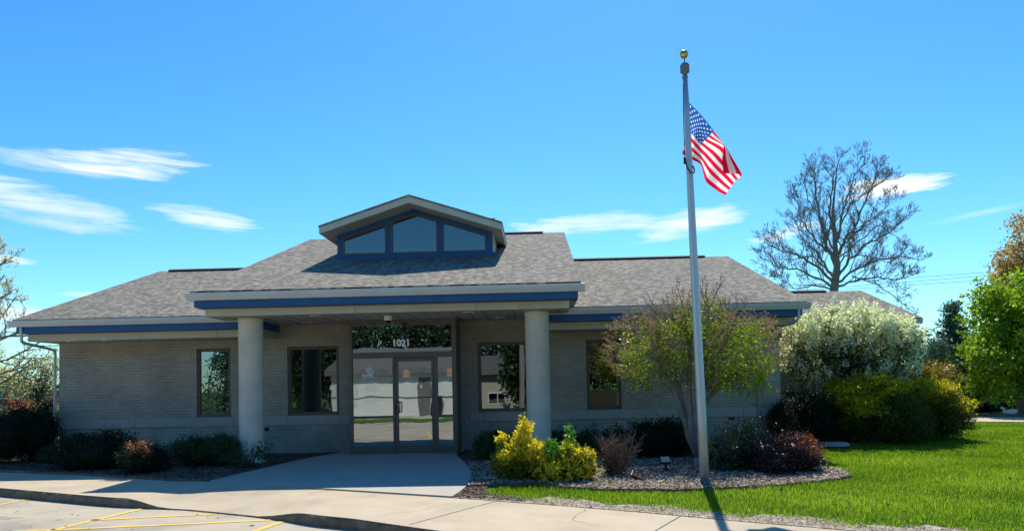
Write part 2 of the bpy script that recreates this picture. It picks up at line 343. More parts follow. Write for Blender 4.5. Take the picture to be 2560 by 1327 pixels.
# concrete walk with a dropped kerb
xs = sorted(set([-26+i*1.0 for i in range(12)]+[-14+i*.25 for i in range(64)]+[2+i*1.0 for i in range(19)]))
wk = MB(); rows = 7
def drop(x):
    if x < -6.15 or x > -2.9: return 0
    if x < -5.3: t = (x+6.15)/.85
    elif x > -3.8: t = (-2.9-x)/.9
    else: t = 1
    t = max(0, min(1, t)); return .118*t*t*(3-2*t)
rr = random.Random(3); jag = {}
for i, x in enumerate(xs):
    yb = interp(BACK, x); yf = interp(CURB, x); jag[x] = yf
    for j in range(rows):
        t = j/(rows-1); y = yb+(yf-yb)*t
        s = max(0, (t-.35)/.65); wk.v.append((x, y, .004-drop(x)*(s*s*(3-2*s))))
for i in range(len(xs)-1):
    for j in range(rows-1):
        a = i*rows+j; wk.f.append((a, a+1, a+rows+1, a+rows)); wk.m.append(0)
wo = wk.build('sidewalk', m_concrete, smooth=True); wo['kind'] = 'structure'
cf = MB(); cr = random.Random(5)
xf = [-26+i*.5 for i in range(24)]+[-14+i*.07 for i in range(230)]+[2.2+i*.6 for i in range(28)]
P0 = []
for x in xf:
    y = interp(CURB, x); z = .004-drop(x)
    P0.append([(x, y+.012, z+.001), (x, y-.012-cr.uniform(0, .012), z-.014-cr.uniform(0, .02)*(1 if z > -.06 else 0)), (x, y-.02-cr.uniform(0, .012), min(z-.05, -.07) if z > -.05 else z-.01), (x, y-.035, -.2)])
for a, b in zip(P0, P0[1:]):
    for k in range(3): cf.quad(a[k], a[k+1], b[k+1], b[k])
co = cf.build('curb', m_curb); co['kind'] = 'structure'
# entrance slab
SL = [(-5.69,-4.66),(-5.45,-3.7),(-5.1,-2.3),(-4.85,-1.35),(-4.52,-.6),(-4.5,-.02),(-1.75,-.02),(-1.83,-.35),(-1.85,-.9),(-1.74,-1.6),(-1.6,-2.2),(-1.45,-2.85),(-1.27,-3.8),(-1.18,-4.5),(-1.14,-5.1),(-1.14,-5.7),(-1.18,-6.4),(-1.24,-6.93),(-2.4,-6.35),(-3.51,-5.79),(-4.6,-5.19)]
SL[0:1] = [(-5.66,-4.64)]
sm = MB(); zf = lambda y: .022+.075*max(0, min(1, (y+4.5)/3.3))
n_ = len(SL)
def slab_row(y):                                   # width of the slab at a given y
    xs_ = []
    for i in range(n_):
        (xa, ya), (xb, yb) = SL[i], SL[(i+1) % n_]
        if (ya-y)*(yb-y) <= 0 and ya != yb: xs_.append(xa+(xb-xa)*(y-ya)/(yb-ya))
    return min(xs_), max(xs_)
ysl = [-6.92+.115*i for i in range(61)]
prev = None
for y in ysl:
    y = min(y, -.03); a, b = slab_row(y); z = zf(y); cur = [(a, y, z), (b, y, z), (a, y, -.03), (b, y, -.03)]
    if prev:
        sm.quad(prev[0], prev[1], cur[1], cur[0]); sm.quad(prev[1], prev[3], cur[3], cur[1]); sm.quad(prev[2], prev[0], cur[0], cur[2])
    prev = cur
eo = sm.build('entrance_path', m_slab); eo['kind'] = 'structure'
jm = MB()
def strip(p, q, wd, z):
    p = Vector((p[0], p[1], 0)); q = Vector((q[0], q[1], 0)); d = (q-p).normalized(); s = Vector((-d.y, d.x, 0))*wd/2
    jm.quad((p.x-s.x, p.y-s.y, z), (q.x-s.x, q.y-s.y, z), (q.x+s.x, q.y+s.y, z), (p.x+s.x, p.y+s.y, z))
strip((-3.6,-5.775), (-1.22,-6.95), .02, .0265)  # slab joint, with the shadow line of its raised edge painted in
for x in (-.6, 1.6, 4.0, -9.6):
    yb, yf = interp(BACK, x), interp(CURB, x-.9)
    a = Vector((x, yb, 0)); b = Vector((x-.9, yf+.1, 0)); strip(a, b, .014, .009)
for x in (-12.6, -7.6, -3.2, 6.4):
    yb, yf = interp(BACK, x), interp(CURB, x-.7); a = Vector((x, yb, 0)); b = Vector((x-.7, yf+.25, 0)); m_ = a.lerp(b, .6)
    strip(a, a.lerp(b, .33), .010, .0075)
jo = jm.build('sidewalk_joints', m_joint); jo['kind'] = 'structure'
# painted bay lines
LINES = [((-9.3,-11.5),(-8.17,-5.28),.1), ((-6.6,-11.2),(-5.75,-6.55),.1), ((-5.98,-7.56),(-4.47,-7.22),.09), ((-9.5,-9.0),(-6.05,-8.2),.09), ((-6.0,-8.22),(-3.5,-7.75),.09), ((-4.1,-12.),(-3.3,-7.82),.1)]
LINES[0] = ((-8.75,-8.4),(-8.18,-5.3),.1)
ym = MB(); jm2 = jm; jm = ym
for p, q, wd in LINES: strip(p, q, wd, -.125)
yo = jm.build('parking_lines', m_yellow); yo['kind'] = 'structure'
# planting beds
bedL = [(x, y+.01) for x, y in [(-14,-1.2),(-10.82,-2.55),(-8.81,-3.29),(-7.33,-4.02),(-6.28,-4.55),(-5.66,-4.62),(-5.45,-3.7),(-5.1,-2.3),(-4.85,-1.35),(-4.52,-.6),(-4.5,-.02)]]+[(-4.5,.2),(-11.3,.2),(-14,2.5)]
bedR = [(-1.75,-.02),(-1.83,-.35),(-1.85,-.9),(-1.74,-1.6),(-1.6,-2.2),(-1.45,-2.85),(-1.27,-3.8),(-1.18,-4.5),(-1.14,-5.1),(-1.14,-5.7),(-1.12,-5.95),(-.97,-5.9),(-.09,-5.85),(.27,-6.23),(.83,-6.58),(1.93,-6.74),(3.09,-6.55),(3.74,-6.29),(4.32,-5.96),(4.77,-5.54),(4.9,-5.1),(4.88,-4.7),(4.75,-4.3),(5.0,-3),(5.6,-1.6),(6.6,.2),(8.4,.6),(9.2,1.6),(9.2,3.4),(5.2,3.4),(5.2,.2),(-1.75,.2)]
for bp in (bedL, bedR):
    ar_ = sum(bp[i][0]*bp[(i+1) % len(bp)][1]-bp[(i+1) % len(bp)][0]*bp[i][1] for i in range(len(bp)))
    o = MB().prism_z(bp if ar_ > 0 else bp[::-1], -.1, .045).build('planting_bed', m_soil); o['kind'] = 'structure'
# bare strip beside the walk
DS = [(x, y-.02) for x, y in BACK if -1.3 < x < 12]
poly('bare_earth_strip', DS+[(x, y+.52+.14*math.sin(x*5)+.10*math.sin(x*13)) for x in [10-.15*i for i in range(74)] for y in [interp(BACK, x)]], .010, m_dirt)
# far drive on the right, and the lane behind the camera
fd = Vector((1.55, -.81, 0)).normalized(); p0 = Vector((13.65, 7.97, 0)); nn = Vector((-fd.y, fd.x, 0))
pts = [p0-fd*16, p0+fd*60, p0+fd*60+nn*3.1, p0-fd*16+nn*3.1]
poly('driveway', [(p.x, p.y) for p in pts], .03, m_concrete)
pts = [p0-fd*16+nn*3.1, p0+fd*60+nn*3.1, p0+fd*60+nn*3.3, p0-fd*16+nn*3.3]
ck = MB(); ck.prism_z([(p.x, p.y) for p in pts], .0, .13); o = ck.build('driveway_curb', m_curb); o['kind'] = 'structure'

# ------------------------------------------------------------------ the building
B = thing('bank_building', 'low grey brick bank with shingled gable roofs, blue fascia and columned porch', 'building')
ZW, ZP = 2.70, 3.02
def wall_holes(mb, x0, x1, z0, z1, holes, y, depth=.12):
    X = sorted(set([x0, x1]+[h[0] for h in holes]+[h[1] for h in holes])); Z = sorted(set([z0, z1]+[h[2] for h in holes]+[h[3] for h in holes]))
    for a, b in zip(X, X[1:]):
        for c, d in zip(Z, Z[1:]):
            xm, zm = (a+b)/2, (c+d)/2
            if any(h[0] < xm < h[1] and h[2] < zm < h[3] for h in holes): continue
            mb.quad((a,y,c), (b,y,c), (b,y,d), (a,y,d))
    for h in holes:
        a, b, c, d = h
        mb.quad((a,y,c),(a,y,d),(a,y+depth,d),(a,y+depth,c)); mb.quad((b,y,d),(b,y,c),(b,y+depth,c),(b,y+depth,d))
        mb.quad((a,y,d),(b,y,d),(b,y+depth,d),(a,y+depth,d)); mb.quad((b,y,c),(a,y,c),(a,y+depth,c),(b,y+depth,c))
WZ0, WZ1 = .925, 2.525
WINS = [(-7.967, -7.158), (-5.828, -4.623), (-1.41, .0), (1.077, 1.866)]
ENT = (-4.16, -1.81)
mb = MB()
wall_holes(mb, -11.233, 5.45, 0, ZW, [(a, b, WZ0, WZ1) for a, b in WINS]+[(ENT[0]+.02, ENT[1]-.02, -.001, ZW+.001)], 0)
wall_holes(mb, -6.35, .40, ZW, 3.10, [(ENT[0]+.02, ENT[1]-.02, ZW-.001, 3.101)], 0)
# side, rear and gable walls
def gable(mb, x, y0, y1, ze, zr, flip):
    q = [(x,y0,0),(x,y1,0),(x,y1,ze),(x,(y0+y1)/2,zr),(x,y0,ze)]
    mb.add(q, [tuple(range(5)) if flip else tuple(range(5))[::-1]])
gable(mb, -11.233, 0, 10, 3.3, 4.85, False); gable(mb, 5.45, 0, 10, 3.3, 4.85, True)
mb.quad((-11.233,10,0), (-11.233,10,ZW+.3), (5.45,10,ZW+.3), (5.45,10,0))
mb.quad((5.45,4.6,0), (10.1,4.6,0), (10.1,4.6,3.0), (5.45,4.6,3.0)); gable(mb, 10.1, 4.6, 10.4, 3.1, 4.1, True)
mb.quad((10.1,10.4,0), (5.45,10.4,0), (5.45,10.4,3.0), (10.1,10.4,3.0))
mb.build('brick_wall', m_brick, B)
# stone sill band, panel by panel
for s in ([-11.24, -9.4, -7.99, -7.12, -5.85, -4.60, -4.18], [-1.60, -1.30, .02, 1.06, 1.885, 3.3, 4.6, 5.46]):
    bm_ = MB()
    for a, b in zip(s, s[1:]): bm_.box(a+.004, b-.004, -.028, .05, .715, .912)
    bm_.build('stone_sill_band', m_band, B, bevel=.004)
# windows
def window(x0, x1, z0, z1, y=.0, g=m_glass, fw=.055):
    f = MB(); yf = y+.035; yb = y+.11
    f.box(x0, x0+fw, yf, yb, z0, z1); f.box(x1-fw, x1, yf, yb, z0, z1)
    f.box(x0+fw, x1-fw, yf, yb, z0, z0+fw); f.box(x0+fw, x1-fw, yf, yb, z1-fw, z1)
    e = .022; a, b, c, d = x0+fw, x1-fw, z0+fw, z1-fw   # inner stop
    for bx in ((a, a+e, c, d), (b-e, b, c, d), (a+e, b-e, c, c+e), (a+e, b-e, d-e, d)): f.box(bx[0], bx[1], yf+.025, yb-.002, bx[2], bx[3])
    fo = f.build('window_frame', m_bronze, B, bevel=.003)
    gz = MB(); gz.box(x0+fw+.005, x1-fw-.005, yb-.03, yb-.024, z0+fw+.005, z1-fw-.005); gz.build('window_pane', g, fo)
    return fo
for i, (a, b) in enumerate(WINS): window(a, b, WZ0, WZ1)
# white notice lying inside the third window, blind strips and dim interiors
nb = MB(); nb.box(-.32, -.03, .16, .165, 1.0, 1.16); nb.build('window_notice', m_white, B)
rm = MB()
for (a, b, z1) in [(-8.6, -6.8, 2.6), (-6.4, -4.35, 2.6), (-1.7, .5, 2.6), (.7, 2.6, 2.6)]:
    rm.quad((a,4,.4),(b,4,.4),(b,4,z1),(a,4,z1)); rm.quad((a,.13,.4),(a,4,.4),(a,4,z1),(a,.13,z1)); rm.quad((b,4,.4),(b,.13,.4),(b,.13,z1),(b,4,z1))
    rm.quad((a,.13,z1),(a,4,z1),(b,4,z1),(b,.13,z1)); rm.quad((a,.13,.4),(b,.13,.4),(b,4,.4),(a,4,.4))
rm.quad((-4.34,5,0.08),(-1.72,5,0.08),(-1.72,5,3.0),(-4.34,5,3.0)); rm.quad((-4.12,-.85,.08),(-4.12,5,.08),(-4.12,5,3.0),(-4.12,-.85,3.0)); rm.quad((-1.72,5,.08),(-1.72,0.02,.08),(-1.72,0.02,3.0),(-1.72,5,3.0))
rm.quad((-4.12,-.85,2.99),(-4.12,5,2.99),(-1.72,5,2.99),(-1.85,-.85,2.99)); rm.quad((-4.34,-.02,.085),(-1.72,-.02,.085),(-1.72,5,.085),(-4.34,5,.085))
rm.build('interior_walls', m_room, B)
m_lamp = mat('amber_lamp'); n, l = nodes(m_lamp); o_ = n('ShaderNodeOutputMaterial'); e_ = n('ShaderNodeEmission'); e_.inputs[0].default_value = (1,.35,.1,1); e_.inputs[1].default_value = 1.6; l(e_.outputs[0], o_.inputs[0])
for px, py in ((1015.5, 933), (1125, 930)):
    p = at_y(px, py, .9); s = thing  # pendant lamps inside the lobby
    pl_ = MB().lathe((p[0], .9, p[2]-.1), [(.05,0),(.075,.02),(.085,.1),(.07,.18),(.03,.2)], 14).build('pendant_lamp', m_lamp, B, smooth=True)
    MB().tube([(p[0],.9,p[2]+.1),(p[0],.9,2.98)], .006, 5).build('lamp_cord', m_black, pl_)
# storefront entrance
YF = -.95
sf = MB(); yb = YF+.06
def bar(a, b, c, d, y0=YF, y1=None): sf.box(a, b, y0, y1 if y1 is not None else yb+.04, c, d)
Xl, Xr = -4.165, -1.80; T = 3.015
bar(Xl, -4.085, .06, T); bar(-1.895, Xr, .06, T); bar(-4.085, -1.895, 2.965, T, YF+.003)
bar(-4.085, -1.895, 2.175, 2.30, YF+.003); bar(-3.20, -3.155, .06, 2.175, YF+.003); bar(-2.29, -2.215, .06, 2.175, YF+.003)
bar(-4.085, -3.20, .86, .915, YF+.006); bar(-2.215, -1.895, .86, .915, YF+.006)
bar(-4.085, -3.20, .06, .245, YF+.006); bar(-2.215, -1.895, .06, .245, YF+.006)
# returns back to the brick wall
sf.box(Xr-.05, Xr, yb+.04, -.001, .06, T-.001); sf.box(Xl, Xl+.05, yb+.04, -.001, .06, T-.001)
sfo = sf.build('storefront_frame', m_bronze, B, bevel=.003)
yg = YF+.05
for a, b, c, d in ((-4.085,-1.895,2.30,2.965), (-4.085,-3.20,.915,2.175), (-4.085,-3.20,.245,.86), (-2.215,-1.895,.915,2.175), (-2.215,-1.895,.245,.86)):
    MB().box(a+.003, b-.003, yg, yg+.006, c+.003, d-.003).build('fixed_pane', m_glassd, sfo)
dr = MB(); a, b, c, d = -3.148, -2.297, .095, 2.165
dr.box(a, a+.065, YF+.012, yb+.02, c, d); dr.box(b-.055, b, YF+.012, yb+.02, c, d); dr.box(a+.065, b-.055, YF+.015, yb+.017, d-.07, d); dr.box(a+.065, b-.055, YF+.015, yb+.017, c, c+.17)
dro = dr.build('door', m_bronze, B, bevel=.003)
MB().box(a+.068, b-.058, yg, yg+.006, c+.173, d-.073).build('door_pane', m_glassd, dro)
h = MB(); h.tube([(-3.10,YF+.01,.97),(-3.10,YF-.06,.98),(-3.04,YF-.075,.99),(-3.03,YF-.075,1.2),(-3.10,YF-.06,1.22),(-3.10,YF+.01,1.23)], .013, 8); h.lathe((-3.135,YF-.01,1.09), [(.001,-.03),(.022,-.03),(.022,.03),(.001,.03)], 10)
h.build('door_handle', m_black, dro, smooth=True)
h = MB().box(-3.0,-2.45,-.93,-.80,2.10,2.14).build('door_closer', m_black, dro)
MB().box(-3.18,-2.27,YF-.05,YF+.08,.075,.093).build('door_threshold', m_bronze, dro)
# lettering
def text(s, size, x, y, z, m, parent, name, bold=.0, align='LEFT', sx=1):
    c = bpy.data.curves.new('t', 'FONT'); c.body = s; c.size = size; c.offset = bold; c.extrude = .001; c.align_x = align
    o = bpy.data.objects.new('t', c); COL.objects.link(o); o.rotation_euler = (math.pi/2, 0, 0); o.location = (x, y, z); o.scale = (sx, 1, 1)
    bpy.context.view_layer.update(); dg = bpy.context.evaluated_depsgraph_get(); me = bpy.data.meshes.new_from_object(o.evaluated_get(dg)); me.transform(o.matrix_world)
    bpy.data.objects.remove(o); me.materials.clear(); me.materials.append(m)
    q = bpy.data.objects.new(name, me); COL.objects.link(q); q.parent = parent; return q
m_letter = noisy('white_vinyl', (.90,.90,.88), (.92,.92,.90), 4, rough=.6)
text('1021', .2, -3.205, yg-.004, 2.435, m_letter, sfo, 'house_number', bold=.0085, sx=1.0)
text('MEMBERS1', .064, -3.885, yg-.004, 1.775, m_letter, sfo, 'window_lettering', bold=.0022, sx=.93)
text('st', .034, -3.53, yg-.004, 1.80, m_letter, sfo, 'window_lettering', bold=.001)
lg = MB()
cxl, czl = -3.70, 1.915
def arc(r, a0, a1, wd, cx=cxl, cz=czl, n=18):
    for i in range(n):
        t0 = math.radians(a0+(a1-a0)*i/n); t1 = math.radians(a0+(a1-a0)*(i+1)/n)
        k0 = wd*math.sin(math.pi*(i+.15)/(n+.3))+.003; k1 = wd*math.sin(math.pi*(i+1.15)/(n+.3))+.003
        lg.quad(*[(cx+q*math.cos(t), yg-.004, cz+q*math.sin(t)) for q, t in ((r-k0, t0), (r-k1, t1), (r, t1), (r, t0))])
arc(.088, 130, 340, .022)
for dx, r, mi in ((-.045, .013, 1), (0, .018, 0), (.045, .013, 2)):
    cz = czl+(.062 if dx == 0 else .048)
    o0 = len(lg.v); lg.add([(cxl+dx+r*math.cos(t*math.pi/6), yg-.004, cz+r*math.sin(t*math.pi/6)) for t in range(12)], [tuple(range(12))], mi)
    hgt = .03 if dx == 0 else .018
    for sx_ in (-1, 1):
        x_ = cxl+dx+sx_*r*1.15; lg.quad((x_-.005,yg-.004,czl-.05),(x_+.005,yg-.004,czl-.05),(x_+.005,yg-.004,czl+hgt-.005),(x_-.005,yg-.004,czl+hgt-.005))
    x_ = cxl+dx; lg.quad((x_-r*1.15-.005,yg-.004,czl+hgt-.005),(x_+r*1.15+.005,yg-.004,czl+hgt-.005),(x_+r*.6,yg-.004,czl+hgt+.008),(x_-r*.6,yg-.004,czl+hgt+.008))
m_teal = noisy('teal_vinyl', (.1,.5,.45), (.12,.55,.5), 4); m_redv = noisy('red_vinyl', (.6,.12,.08), (.65,.15,.1), 4)
lg.build('window_logo', [m_letter, m_teal, m_redv], sfo)
# blurred rows of small print below the logo: unreadable in the photo
r_ = random.Random(2)
for i, (z, hw) in enumerate([(1.74,.17),(1.66,.06),(1.625,.09),(1.585,.13),(1.55,.14),(1.515,.14),(1.48,.13),(1.445,.12),(1.36,.06),(1.30,.19),(1.265,.17),(1.23,.12),(1.195,.11)]):
    fp = MB(); x = -3.70-hw+(.02 if i > 0 else 0)
    while x < -3.70+hw:
        wd = r_.uniform(.015, .05); fp.quad((x,yg-.004,z),(x+wd,yg-.004,z),(x+wd,yg-.004,z+.009),(x,yg-.004,z+.009)); x += wd+.012
    fp.build('window_small_print', m_letter, sfo)

# eaves: gutter, blue board, cream frieze
def kgutter(mb, x0, x1, y, ztop, h=.13, d=.13):
    # K-style profile (y,z): back top, back bottom, front bottom, ogee, front top, lip
    prof = [(y+d, ztop), (y+d, ztop-h), (y+.055, ztop-h), (y+.05, ztop-h+.012), (y+.012, ztop-h*.42), (y+.004, ztop-h*.2), (y+.004, ztop-.012), (y, ztop-.010), (y, ztop)]
    n0 = len(prof); c0, c1 = .0, .0
    mb.prism_x(prof, x0, x1)
g = MB(); kgutter(g, -11.40, -6.02, -1.55, 3.125); g.build('gutter', m_gutter, B)
g = MB(); kgutter(g, .08, 5.66, -1.55, 3.118); g.build('gutter', m_gutter, B)
g = MB(); kgutter(g, -6.80, .90, -3.07, 3.425); g.build('gutter', m_gutter, B)
g = MB(); kgutter(g, 5.4, 10.33, 3.35, 3.07); g.build('gutter', m_gutter, B)
# sloped drip flashing above the porch gutter
g = MB(); g.prism_x([(-3.06,3.432),(-2.93,3.455),(-2.93,3.440),(-3.06,3.426)], -6.8, .9); g.build('drip_edge', m_gutter, B)
def board(name, m, x0, x1, y0, y1, z0, z1): return MB().box(x0, x1, y0, y1, z0, z1).build(name, m, B, bevel=.004)
board('blue_fascia', m_blue, -11.277, -6.02, -1.42, -1.0, 2.858, 2.997); board('blue_fascia', m_blue, .08, 5.51, -1.42, -1.0, 2.852, 2.992)
board('blue_fascia', m_blue, -6.68, .775, -2.94, -2.5, 3.162, 3.30)
board('cream_frieze', m_cream, -11.237, -6.05, -1.10, -1.0, 2.70, 2.856); board('cream_frieze', m_cream, .11, 5.46, -1.10, -1.0, 2.694, 2.85)
board('cream_frieze', m_cream, -6.61, .622, -2.60, -2.5, 3.015, 3.160)
sb = MB(); sb.box(5.45, 10.2, 3.5, 4.6, 2.78, 2.94); sb.build('cream_frieze', m_cream, B)
# eave boxes: soffits, side returns
s = MB(); s.box(-11.235, -6.05, -1.0, .0, 2.702, 3.0); s.box(.11, 5.458, -1.0, .0, 2.697, 3.0)
s.box(-6.60, .615, -2.5, -.001, 3.017, 3.05)
sof = s.build('soffit', m_soffit, B)
# soffit board joints (porch)
jj = MB()
for i in range(24):
    x = -6.6+.305*i
    if x > .6: break
    jj.box(x-.004, x+.004, -2.49, -.01, 3.012, 3.0165)
jj.build('soffit_joints', m_dark, sof)
s = MB()
s.box(-6.60, -6.55, -2.5, 1.5, 3.05, 3.35); s.box(.565, .615, -2.5, 1.5, 3.05, 3.35); s.box(-6.67, -6.60, -2.5, .5, 3.162, 3.33); s.box(.615, .77, -2.5, .5, 3.162, 3.33)
s.box(-6.67, .77, -2.93, -2.5, 3.301, 3.38); s.box(-11.27, -6.02, -1.41, -.9, 2.998, 3.09); s.box(.08, 5.5, -1.41, -.9, 2.993, 3.085)
s.build('eave_box', m_gutter, B)
s = MB()
for x in (-9.1, -7.4): s.box(x-.003, x+.003, -1.4225, -1.42, 2.862, 2.993); s.box(x+.4-.003, x+.4+.003, -1.1025, -1.10, 2.705, 2.852)
for x in (-4.3, -1.9): s.box(x-.003, x+.003, -2.9425, -2.94, 3.166, 3.297); s.box(x+.7-.003, x+.7+.003, -2.6025, -2.60, 3.02, 3.157)
for x in (2.5, 4.4): s.box(x-.003, x+.003, -1.4225, -1.42, 2.856, 2.988)
s.build('trim_joints', m_dark, B)['kind'] = 'stuff'
# roofs (gables: front and rear slopes with thickness)
def roof(x0, x1, ye, ze, yr, zr, th=.05):
    yb_ = 2*yr-ye
    MBx = MB().prism_x([(ye,ze),(yr,zr),(yb_,ze),(yb_,ze-th),(yr,zr-th),(ye,ze-th)], x0, x1)
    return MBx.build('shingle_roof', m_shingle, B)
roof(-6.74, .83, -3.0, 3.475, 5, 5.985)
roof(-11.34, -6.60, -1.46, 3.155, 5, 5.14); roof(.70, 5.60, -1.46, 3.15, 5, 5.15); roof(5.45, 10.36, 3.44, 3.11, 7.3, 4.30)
s = MB()   # gable end walls of the centre roof above the wings, rake boards
for x, x1 in ((-6.62, -6.58), (.66, .70)): s.prism_x([(-2.9,3.3),(5,5.9),(12.9,3.3)], x, x1)
s.build('gable_siding', m_cream, B)
s = MB()
for x, x1, ye, ze, yr, zr in ((-6.735,-6.71,-2.98,3.42,5,5.93), (.80,.825,-2.98,3.42,5,5.93), (-11.335,-11.31,-1.44,3.10,5,5.085), (5.57,5.595,-1.44,3.095,5,5.095), (10.33,10.355,3.46,3.055,7.3,4.245)):
    s.prism_x([(ye,ze),(yr,zr),(2*yr-ye,ze),(2*yr-ye,ze-.11),(yr,zr-.11),(ye,ze-.11)], x, x1)
s.build('rake_board', m_gutter, B)
for a, b, y, z in ((-11.0,-6.9,5,5.14), (1.05,4.9,5,5.15), (-6.0,.2,5,5.985), (6.3,9.2,7.3,4.30)):
    s = MB(); s.prism_x([(y-.17,z-.03),(y-.17,z+.0),(y,z+.055),(y+.17,z),(y+.17,z-.03)], a, b); s.build('ridge_vent', m_dark, B)
# dormer
YD = .66
D = MB()
base = 4.595; xl, xr, xm = -4.80, -1.055, -2.93; zl, za = 5.21, 5.83
def dpt(px, py): a = at_y(px, py, YD); return (float(a[0]), float(a[2]))
holes = []
for hp in ([(855.5,637),(966.5,634),(966.5,558),(855.5,596)], [(977,635),(1094.5,632),(1094.5,549.5),(1034.5,533.6),(977,553)], [(1104.7,632),(1216,629),(1216,586),(1104.7,552)]):
    q_ = [dpt(*p) for p in hp]; zb0 = 4.728; x0_ = (q_[0][0]+q_[-1][0])/2; x1_ = (q_[1][0]+q_[2][0])/2
    q_[0] = (x0_, zb0); q_[-1] = (x0_, q_[-1][1]); q_[1] = (x1_, zb0); q_[2] = (x1_, q_[2][1]); holes.append(q_)
out_poly = [(xl,base),(xr,base),(xr,zl-.01),(xm,za),(xl,zl)]
def top(x): return zl+(za-zl)*(x-xl)/(xm-xl) if x < xm else (zl-.01)+(za-zl+.01)*(xr-x)/(xr-xm)
def htop(h, x):
    up = [p for p in h[2:]]; up = sorted(up)
    for (x0, z0), (x1, z1) in zip(up, up[1:]):
        if x0-1e-6 <= x <= x1+1e-6: return z0+(z1-z0)*(x-x0)/(x1-x0)
cuts = sorted(set([xl, xr, xm]+[p[0] for h in holes for p in h]))
for a, b in zip(cuts, cuts[1:]):
    mid = (a+b)/2; hh = [h for h in holes if h[0][0] < mid < h[1][0]]
    if not hh: D.quad((a,YD,base),(b,YD,base),(b,YD,top(b)),(a,YD,top(a)))
    else:
        h0 = hh[0]; zb_ = h0[0][1]
        D.quad((a,YD,base),(b,YD,base),(b,YD,zb_),(a,YD,zb_)); D.quad((a,YD,htop(h0,a)),(b,YD,htop(h0,b)),(b,YD,top(b)),(a,YD,top(a)))
D.quad((xr,YD,base-.2),(xr,4,base-.2),(xr,4,zl-.01),(xr,YD,zl-.01)); D.quad((xl,4,base-.2),(xl,YD,base-.2),(xl,YD,zl),(xl,4,zl))
do = D.build('dormer', m_blue, B)
tr_ = MB(); tr_.box(xr-.002, xr+.03, YD+.05, 3, zl-.5, zl-.01); tr_.build('corner_trim', m_gutter, do)
for h0 in holes:
    cx_ = sum(p[0] for p in h0)/len(h0); cz_ = sum(p[1] for p in h0)/len(h0)
    def inset(k):
        r = []
        n0 = len(h0)
        for i in range(n0):
            p0_, p1_, p2_ = Vector(h0[i-1]), Vector(h0[i]), Vector(h0[(i+1) % n0])
            d1 = (p1_-p0_).normalized(); d2 = (p2_-p1_).normalized(); n1_ = Vector((-d1.y, d1.x)); n2_ = Vector((-d2.y, d2.x))
            bis = (n1_+n2_).normalized(); r.append(p1_+bis*(k/max(.3, bis.dot(n1_))))
        return r
    fr = MB(); o_, i_ = [Vector(p) for p in h0], inset(.042); n0 = len(h0)
    for k in range(n0):
        a, b, c, d = o_[k], o_[(k+1) % n0], i_[(k+1) % n0], i_[k]
        fr.quad((a.x,YD-.012,a.y),(b.x,YD-.012,b.y),(c.x,YD-.012,c.y),(d.x,YD-.012,d.y)); fr.quad((d.x,YD-.012,d.y),(c.x,YD-.012,c.y),(c.x,YD+.05,c.y),(d.x,YD+.05,d.y))
        fr.quad((b.x,YD-.012,b.y),(a.x,YD-.012,a.y),(a.x,YD+.05,a.y),(b.x,YD+.05,b.y))
    fr.build('dormer_window_frame', m_bronze, do)
    gg = MB(); gg.add([(p.x, YD+.035, p.y) for p in i_], [tuple(range(n0))]); gg.build('dormer_pane', m_glassb, do)
bk = MB(); bk.quad((xl,YD+1.4,base),(xr,YD+1.4,base),(xr,YD+1.4,za),(xl,YD+1.4,za)); bk.build('dormer_back_wall', m_room, do)
# dormer roof: plan of the overhang
YO = -.02
Ax, Az, Lx, Lz, Rx, Rz = -2.935, 5.985, -5.055, 5.315, -.775, 5.29
dm = MB(); TH = .04
sh = lambda z: z
P = [(Lx,Lz),(Ax,Az),(Rx,Rz),(Rx,Rz-TH),(Ax,Az-TH),(Lx,Lz-TH)]
dm.prism_y(P[::-1], YO-.02, 4.9); dm.build('dormer_roof', m_shingle, do)
dm = MB(); FB = .175
dm.prism_y([(Lx+.01,Lz-TH-.002),(Ax,Az-TH-.002),(Rx-.01,Rz-TH-.002),(Rx-.01,Rz-FB-.01),(Ax,Az-FB-.015),(Lx+.01,Lz-FB-.01)][::-1], YO, YO+.03)
dm.box(Lx+.01, Lx+.035, YO+.03, 4, Lz-FB-.01, Lz-TH-.002); dm.box(Rx-.035, Rx-.01, YO+.03, 4, Rz-FB-.01, Rz-TH-.002)
dm.build('dormer_fascia', m_cream, do)
dm = MB(); dm.prism_y([(Lx+.036,Lz-FB+.02),(Ax,Az-FB+.01),(Rx-.036,Rz-FB+.02),(Rx-.036,Rz-FB),(Ax,Az-FB-.008),(Lx+.036,Lz-FB)][::-1], YO+.031, 3)
dm.build('dormer_soffit', m_soffit, do)
# columns
for cx_ in (-5.915, -.025):
    c = MB(); c.lathe((cx_,-2.02,0), [(.243,.0),(.243,.05),(.243,2.93),(.253,2.935),(.253,3.014)], 48)
    co_ = c.build('column', m_column, B)
    for p in co_.data.polygons: p.use_smooth = abs(p.normal.z) < .5
    c = MB(); c.lathe((cx_,-2.02,0), [(.3,-.1),(.3,.075),(.29,.08)], 32); c.build('column_base', m_band, co_)
# downspouts
def spout(pts, name='downspout', wd=.033):
    d = MB(); d.tube(pts, wd, 8); return d.build(name, m_gutter, B, smooth=True)
spout([(-11.16,-1.45,2.99),(-11.16,-1.42,2.76),(-11.2,-1.36,2.69),(-11.24,-1.2,2.66),(-11.28,-.3,2.58),(-11.285,-.1,2.55),(-11.29,-.06,2.48),(-11.30,-.06,1.0),(-11.33,-.06,.1),(-11.33,-.2,.06)])
spout([(5.43,-1.45,2.99),(5.43,-1.43,2.82),(5.40,-1.36,2.74),(5.2,-.9,2.66),(4.98,-.2,2.55),(4.95,-.06,2.50),(4.95,-.05,.1)])
for px_, y_ in ((1, 0),):
    pass
